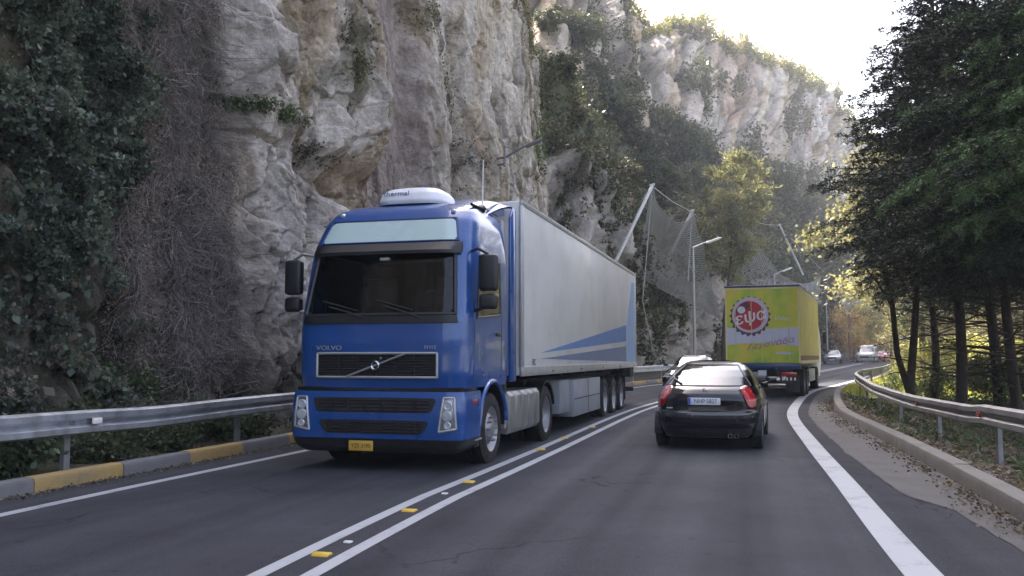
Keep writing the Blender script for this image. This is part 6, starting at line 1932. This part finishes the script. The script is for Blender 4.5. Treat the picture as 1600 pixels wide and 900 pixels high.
# --- the dark trees on the right
def X_at(px, d): return (px - 800) / FPX * d
def right_trees():
    grp = "dark conifers behind the right guard rail"
    A = conifer_geo(13.0, 3.7, 3.3, 125, 3, N1, N2, droop=.5, r0=.14, shape=.8, needle=.12, lean=(.5, .3), dead=.25)
    B = conifer_geo(15.2, 3.5, 3.9, 135, 4, N1, N2, droop=.35, r0=.16, shape=.8, needle=.12, lean=(-.6, .4), dead=.25)
    C_ = conifer_geo(12.0, 2.8, 3.1, 110, 5, (.018, .028, .016), (.042, .055, .030), droop=.6, r0=.11, shape=.7, needle=.12, lean=(.9, -.3), dead=.2)
    src = {}
    L = [(0, 1496, 22.5, 1.0, "dark conifer with the thick straight trunk right of the forked tree"),
         (1, 1548, 25, .97, "tall dark conifer whose trunk stands right of the thick one"),
         (2, 1582, 20.5, 1.15, "dark conifer by the right edge of the picture"),
         (1, 1668, 18.0, .95, "big dark conifer just outside the right edge whose boughs hang into view"),
         (0, 1455, 29, .95, "dark conifer standing behind the forked tree"),
         (2, 1555, 31, 1.2, "slender dark conifer farther back between the trunks"),
         (1, 1610, 33, 1.05, "tall conifer at the back near the right edge"),
         (0, 1710, 22, 1.1, "conifer farthest to the right behind the guard rail"),
         (2, 1500, 37, 1.15, "dark conifer deep in the wood behind the thick trunk"),
         (0, 1680, 30, 1.2, "conifer at the back beyond the right edge")]
    for kd, px, d, sc, lab in L:
        p = (X_at(px, d), d, gz(0, d) - .35)
        if kd not in src: src[kd] = make_tree("conifer", (A, B, C_)[kd], p, px * .01, lab, "tree", grp, M['needle'], M['bark'], sc)
        else: place_copy(src[kd], p, px * .37, lab, sc)
    # the forked tree by the rail
    f = conifer_geo(12.2, 3.9, 3.5, 120, 17, N1, (.042, .056, .030), droop=.30, r0=.12, shape=.9, needle=.11, lean=(.9, 0), dead=.06)
    f[0].tube([(0, 0, -.4), (-.05, 0, .5), (-.42, .05, 1.9), (-.50, .1, 3.4), (-.75, .1, 4.6), (-.55, .2, 6.5)], [.11, .10, .085, .075, .06, .02], 9)
    f[0].tube([(-.50, .1, 3.3), (-.95, 0, 4.0), (-1.5, -.1, 4.6)], [.05, .035, .012], 6)
    make_tree("forked_tree", f, (X_at(1424, 26), 26, -.3), .0, "dark tree forking low into two trunks, first behind the bend of the right guard rail", "tree", None, M['needle'], M['bark'])
    # brighter bough from a tree close to the camera on the right
    q = conifer_geo(9.5, 4.2, 3.6, 120, 9, (.045, .085, .03), (.11, .18, .065), droop=.45, r0=.15, shape=.45, needle=.095)
    make_tree("green_conifer", q, (X_at(1725, 16.5), 16.5, -.3), 1.2, "fresh green conifer whose boughs reach in at the top right corner", "tree", None, M['needle'], M['bark'])
    # broadleaved trees behind, catching the sun
    S1, S2 = (.12, .12, .06), (.34, .31, .18)
    a = broad_geo(8.5, 2.9, 1.6, 90, 150, .11, 71, S1, S2, r0=.12, crad=.62, shell=.3)
    b = broad_geo(6.5, 2.6, .8, 80, 150, .11, 72, (.16, .14, .08), (.38, .33, .21), r0=.10, crad=.60, stems=2, shell=.3)
    src = {}
    L = [(0, 1392, 62, .95, "pale sunlit tree directly beyond the grass verge"), (1, 1440, 58, 1.0, "cream coloured sunlit tree behind the forked trunk"), (0, 1415, 84, 1.25, "sunlit tree behind the row of far cars"),
         (1, 1372, 122, 1.3, "pale tree standing behind the white van"), (0, 1490, 66, 1.2, "sunlit tree glimpsed between the forked tree and the thick trunk"), (1, 1545, 60, 1.2, "sunlit tree glimpsed right of the thick trunk"),
         (0, 1600, 64, 1.2, "sunlit tree glimpsed by the right edge of the picture"), (1, 1455, 96, 1.4, "pale tree far behind the forked tree"), (0, 1345, 140, 1.5, "tree at the foot of the mountain left of the far traffic"),
         (0, 1440, 44, 1.55, "tall thin sunlit tree whose crown rises above the conifers against the sky"), (1, 1530, 84, 1.5, "pale tree far back in the wood"), (0, 1660, 62, 1.4, "sunlit tree beyond the right edge"), (0, 1295, 150, 1.2, "tree beside the road end under the mountain")]
    for kd, px, d, sc, lab in L:
        p = (X_at(px, d), d, gz(0, d) - .35)
        if kd not in src: src[kd] = make_tree("sunlit_tree", (a, b)[kd], p, px * .01, lab, "tree", "sunlit trees beyond the conifers", M['sunleaf'], M['bark_pale'], sc)
        else: place_copy(src[kd], p, px * .37, lab, sc)
    o_ = broad_geo(6.2, 2.6, .8, 80, 80, .2, 73, (.50, .27, .08), (.66, .48, .18), r0=.10, crad=.6, shell=.3)
    make_tree("autumn_tree", o_, (X_at(1332, 112), 112, 1.0), 0, "orange and yellow tree beyond the bend above the far traffic", "tree", None, M['sunleaf'], M['bark_pale'], 1.15)
    # undergrowth
    u1 = broad_geo(1.7, 1.0, .0, 34, 90, .075, 74, (.035, .05, .02), (.10, .13, .045), r0=.02, crad=.30, stems=4, shell=.1)
    u2 = broad_geo(1.8, 1.2, .0, 36, 90, .085, 75, (.18, .18, .05), (.40, .37, .13), r0=.02, crad=.32, stems=4, shell=.1)
    src = {}
    L = [(1, 1462, 42, 1.3, "bright yellow green bush glowing between the forked tree and the thick trunk"), (1, 1443, 50, 1.3, "sunlit bush behind the forked trunk"),
         (0, 1545, 27, 1.0, "dark bush behind the rail right of the twin trunks"), (0, 1470, 29, .8, "dark bush behind the rail at the foot of the thick trunk"), (0, 1600, 24, 1.0, "dark bush behind the rail at the right edge"),
         (1, 1560, 45, 1.3, "sunlit bush deep between the conifers"), (1, 1500, 52, 1.5, "yellowish bush far behind the thick trunk"), (0, 1400, 33, .6, "low dark bush behind the bend of the rail"), (0, 1440, 30, .55, "small dark bush left of the thick trunk"),
         (0, 1570, 36, .9, "low dark bush between the conifers on the right"), (0, 1520, 40, .8, "shadowed bush behind the twin trunks"), (1, 1620, 42, 1.5, "sunlit bush near the right edge behind the conifers"), (1, 1452, 60, 1.2, "pale green bush behind the forked tree at the far end of the verge")]
    for kd, px, d, sc, lab in L:
        p = (X_at(px, d), d, gz(0, d) - .3)
        if kd not in src: src[kd] = make_tree("bush", (u1, u2)[kd], p, px * .01, lab, "bush", "bushes in the undergrowth on the right", (M['leaf'], M['sunleaf'])[kd], M['bark'], sc)
        else: place_copy(src[kd], p, px * .37, lab, sc)
right_trees()

# --- woodland that closes the view on the right, too far and dense to tell apart
def woodland():
    n = 2600
    x = rng.uniform(48, 190, n); y = rng.uniform(55, 230, n)
    off_ok = (np.array([np.min(np.hypot(ED[::6, 0] - a, ED[::6, 1] - b)) for a, b in zip(x, y)]) > 13) & (x > y * .50 + 6)
    x, y = x[off_ok], y[off_ok]
    h = rng.uniform(2.0, 9.5, len(x))
    P0 = np.stack([x, y, prof(y) + h], 1)
    per = 60; idx = np.repeat(np.arange(len(P0)), per)
    P = P0[idx] + rng.normal(0, 1, (len(idx), 3)) * np.array([1.1, 1.1, .9])
    c = pick_cols(len(P), (.055, .065, .03), (.16, .15, .07), .25, rng.uniform(0, 1, len(P0))[idx])
    V, C = leaf_geo(P, .38, c, 1.4)
    o = npmesh("woodland", V, quads(len(P)), M['leaf'], None, False, cols=C)
    tag(o, "dense mixed woodland filling the valley behind the roadside conifers", "woodland", kind="stuff")
woodland()
def unseen_woodland():  # leaf mass added out of view to keep bright sky out of reflections
    n = 900
    x = rng.uniform(-16, 75, n); y = rng.uniform(-75, -46, n); h = rng.uniform(.5, 9, n)
    P0 = np.stack([x, y, h], 1); idx = np.repeat(np.arange(n), 45)
    P = P0[idx] + rng.normal(0, 1, (len(idx), 3)) * np.array([1.2, 1.2, 1.0])
    c = pick_cols(len(P), (.03, .04, .02), (.08, .09, .045), .25)
    V, C = leaf_geo(P, .42, c, 1.4)
    o = npmesh("woodland", V, quads(len(P)), M['leaf'], None, False, cols=C)
    tag(o, "unseen woodland added behind the camera to darken reflections", "woodland", kind="stuff")
unseen_woodland()

# --- leaf litter, stones and twigs on the bank, grass
def litter():
    def Z(x, y, O): return prof(y) + np.interp(O, [0, .3, 1.1, 3, 6, 12, 60], [.12, .07, -.1, -.18, -.25, -.35, -.6]) + (fbm(x * 1.6, y * 1.6, 31, 4) - .5) * np.interp(O, [0, .3, 3], [.03, .16, .3]) + (vnoise(x * 9, y * 9, 5) - .5) * .035
    n = 60000
    s = rng.uniform(3, 33, n) ; O = rng.uniform(.06, 7, n) ** 1.0
    off = KERBR(s) + .26 + O; x, y = road(s, off)
    P = np.stack([x, y, Z(x, y, O) + rng.uniform(.0, .03, n)], 1)
    k = fbm(x * 2, y * 2, 33, 3) > .38; P = P[k]
    c = pick_cols(len(P), (.06, .045, .03), (.22, .17, .12), .35)
    V, C = leaf_geo(P, .045, c, 1.3, .75)
    # green weeds
    m = 24000
    s = rng.uniform(3, 33, m); O = rng.uniform(.1, 8, m); off = KERBR(s) + .26 + O; x, y = road(s, off)
    k = fbm(x * 1.1, y * 1.1, 36, 3) > .55
    x, y, O = x[k], y[k], O[k]
    P = np.stack([x, y, Z(x, y, O) + rng.uniform(.0, .14, len(x))], 1)
    V2, C2 = leaf_geo(P, .06, pick_cols(len(P), (.035, .055, .02), (.09, .12, .05), .25), 2.2)
    V = np.concatenate([V, V2]); C = np.concatenate([C, C2])
    o = npmesh("leaf_litter", V, quads(len(V) // 4), M['leaf'], None, False, cols=C)
    tag(o, "brown leaf litter and low weeds scattered over the bank under the right guard rail", "leaf litter", kind="stuff")
    # stones
    b = MB()
    for _ in range(420):
        s = rng.uniform(4, 26); O = abs(rng.normal(.0, 1.6)) + .08
        x, y = road(s, float(KERBR(np.array([s]))[0]) + .26 + O)
        r = rng.uniform(.012, .055)
        z = float(Z(np.array([x]), np.array([y]), np.array([O]))[0])
        V = []; 
        for k in range(6):
            for l in range(3):
                an = k * PI / 3 + l * .4; rr = r * (.7, 1.0, .55)[l] * rng.uniform(.75, 1.2)
                V.append((x + rr * math.cos(an), y + rr * math.sin(an), z + r * (-.3, .25, .7)[l]))
        Fs = []
        for k in range(6):
            k2 = (k + 1) % 6
            for l in range(2): Fs.append((k * 3 + l, k2 * 3 + l, k2 * 3 + l + 1, k * 3 + l + 1))
        Fs.append(tuple(k * 3 + 2 for k in range(6)))
        b.add(V, Fs)
    o = b.build("pebbles", M['stone'], None)
    tag(o, "pale pebbles lying among the leaves on the right bank", "pebbles", kind="stuff")
    b = MB()
    for _ in range(160):
        s = rng.uniform(5, 26); O = rng.uniform(.15, 4)
        x, y = road(s, float(KERBR(np.array([s]))[0]) + .26 + O); z = float(Z(np.array([x]), np.array([y]), np.array([O]))[0]) + .015
        a = rng.uniform(0, PI); L = rng.uniform(.15, .9); dx, dy = math.cos(a) * L / 2, math.sin(a) * L / 2
        b.tube([(x - dx, y - dy, z), (x + rng.normal(0, .03), y + rng.normal(0, .03), z + .03), (x + dx, y + dy, z + .02)], [.004, .008, .003], 4)
    o = b.build("fallen_twigs", M['bark_pale'], None)
    tag(o, "dry fallen twigs on the bank between the kerb and the trees", "twigs", kind="stuff")
litter()
def gutter_debris():
    n = 5200
    s = rng.uniform(3, 34, n); e = KERBR(s) - np.abs(rng.normal(0, .16, n)) - .02
    k = rng.uniform(0, 1, n) < .25 + .75 * (fbm(s * .9, s * 0, 37, 3) > .5); s, e = s[k], e[k]
    x, y = road(s, e); P = np.stack([x, y, prof(y) + .014 + rng.uniform(0, .01, len(x))], 1)
    V, C = leaf_geo(P, .032, pick_cols(len(P), (.05, .04, .03), (.20, .16, .11), .35), 1.3, .85)
    m = 3000
    s = rng.uniform(2, 30, m); e = KERBL(s) + np.abs(rng.normal(0, .10, m)) + .02; x, y = road(s, e)
    P2 = np.stack([x, y, prof(y) + .010 + rng.uniform(0, .01, m)], 1)
    V2, C2 = leaf_geo(P2, .030, pick_cols(m, (.05, .04, .03), (.18, .15, .10), .35), 1.3, .85)
    V = np.concatenate([V, V2]); C = np.concatenate([C, C2])
    o = npmesh("gutter_debris", V, quads(len(V) // 4), M['leaf'], None, False, cols=C)
    tag(o, "dry leaves and grit collected against the kerbs on both sides of the road", "debris", kind="stuff")
gutter_debris()
def blades(name, s0, s1, o0, o1, n, h, w, c1, c2, mat, label, zf, seed=51):
    s = rng.uniform(s0, s1, n); O = rng.uniform(o0, o1, n); x, y = road(s, O)
    k = fbm(x * .9, y * .9, seed, 3) > .40; x, y, s = x[k], y[k], s[k]
    P = np.stack([x, y, zf(x, y)], 1); m = len(P)
    hh = h * rng.uniform(.4, 1.3, m)[:, None]
    b = rand_unit(m); b[:, 2] = 0; b /= np.linalg.norm(b, axis=1)[:, None] + 1e-9
    tip = P + np.array([0, 0, 1]) * hh + rng.normal(0, .25, (m, 3)) * hh * np.array([1, 1, 0])
    V = np.stack([P - b * w, P + b * w, tip + b * w * .2, tip - b * w * .2], 1).reshape(-1, 3)
    C = np.repeat(pick_cols(m, c1, c2, .25)[:, None], 4, 1).reshape(-1, 3)
    o = npmesh(name, V, quads(m), mat, None, False, cols=C)
    tag(o, label, "grass", kind="stuff")
blades("grass", 34, 92, 1.3, 16, 90000, .32, .022, (.24, .25, .05), (.48, .46, .15), M['sunleaf'], "bright yellow green sunlit grass on the verge beyond the bend", lambda x, y: prof(y) - .02)

# ------------------------------------------------------------------ air between the camera and the far rock
def haze():
    m, nt, out = new_mat("air")
    v = nt.nodes.new("ShaderNodeVolumePrincipled")
    v.inputs["Color"].default_value = (.86, .90, .96, 1)
    v.inputs["Density"].default_value = .0009
    v.inputs["Anisotropy"].default_value = .0
    nt.links.new(v.outputs[0], out.inputs["Volume"])
    b = MB(); b.bbox((-140, -60, -3.2), (260, 300, 96))
    o = b.build("haze", m, None); o["kind"] = "stuff"
    o["label"] = "thin pale haze in the valley air"; o["category"] = "haze"
haze()
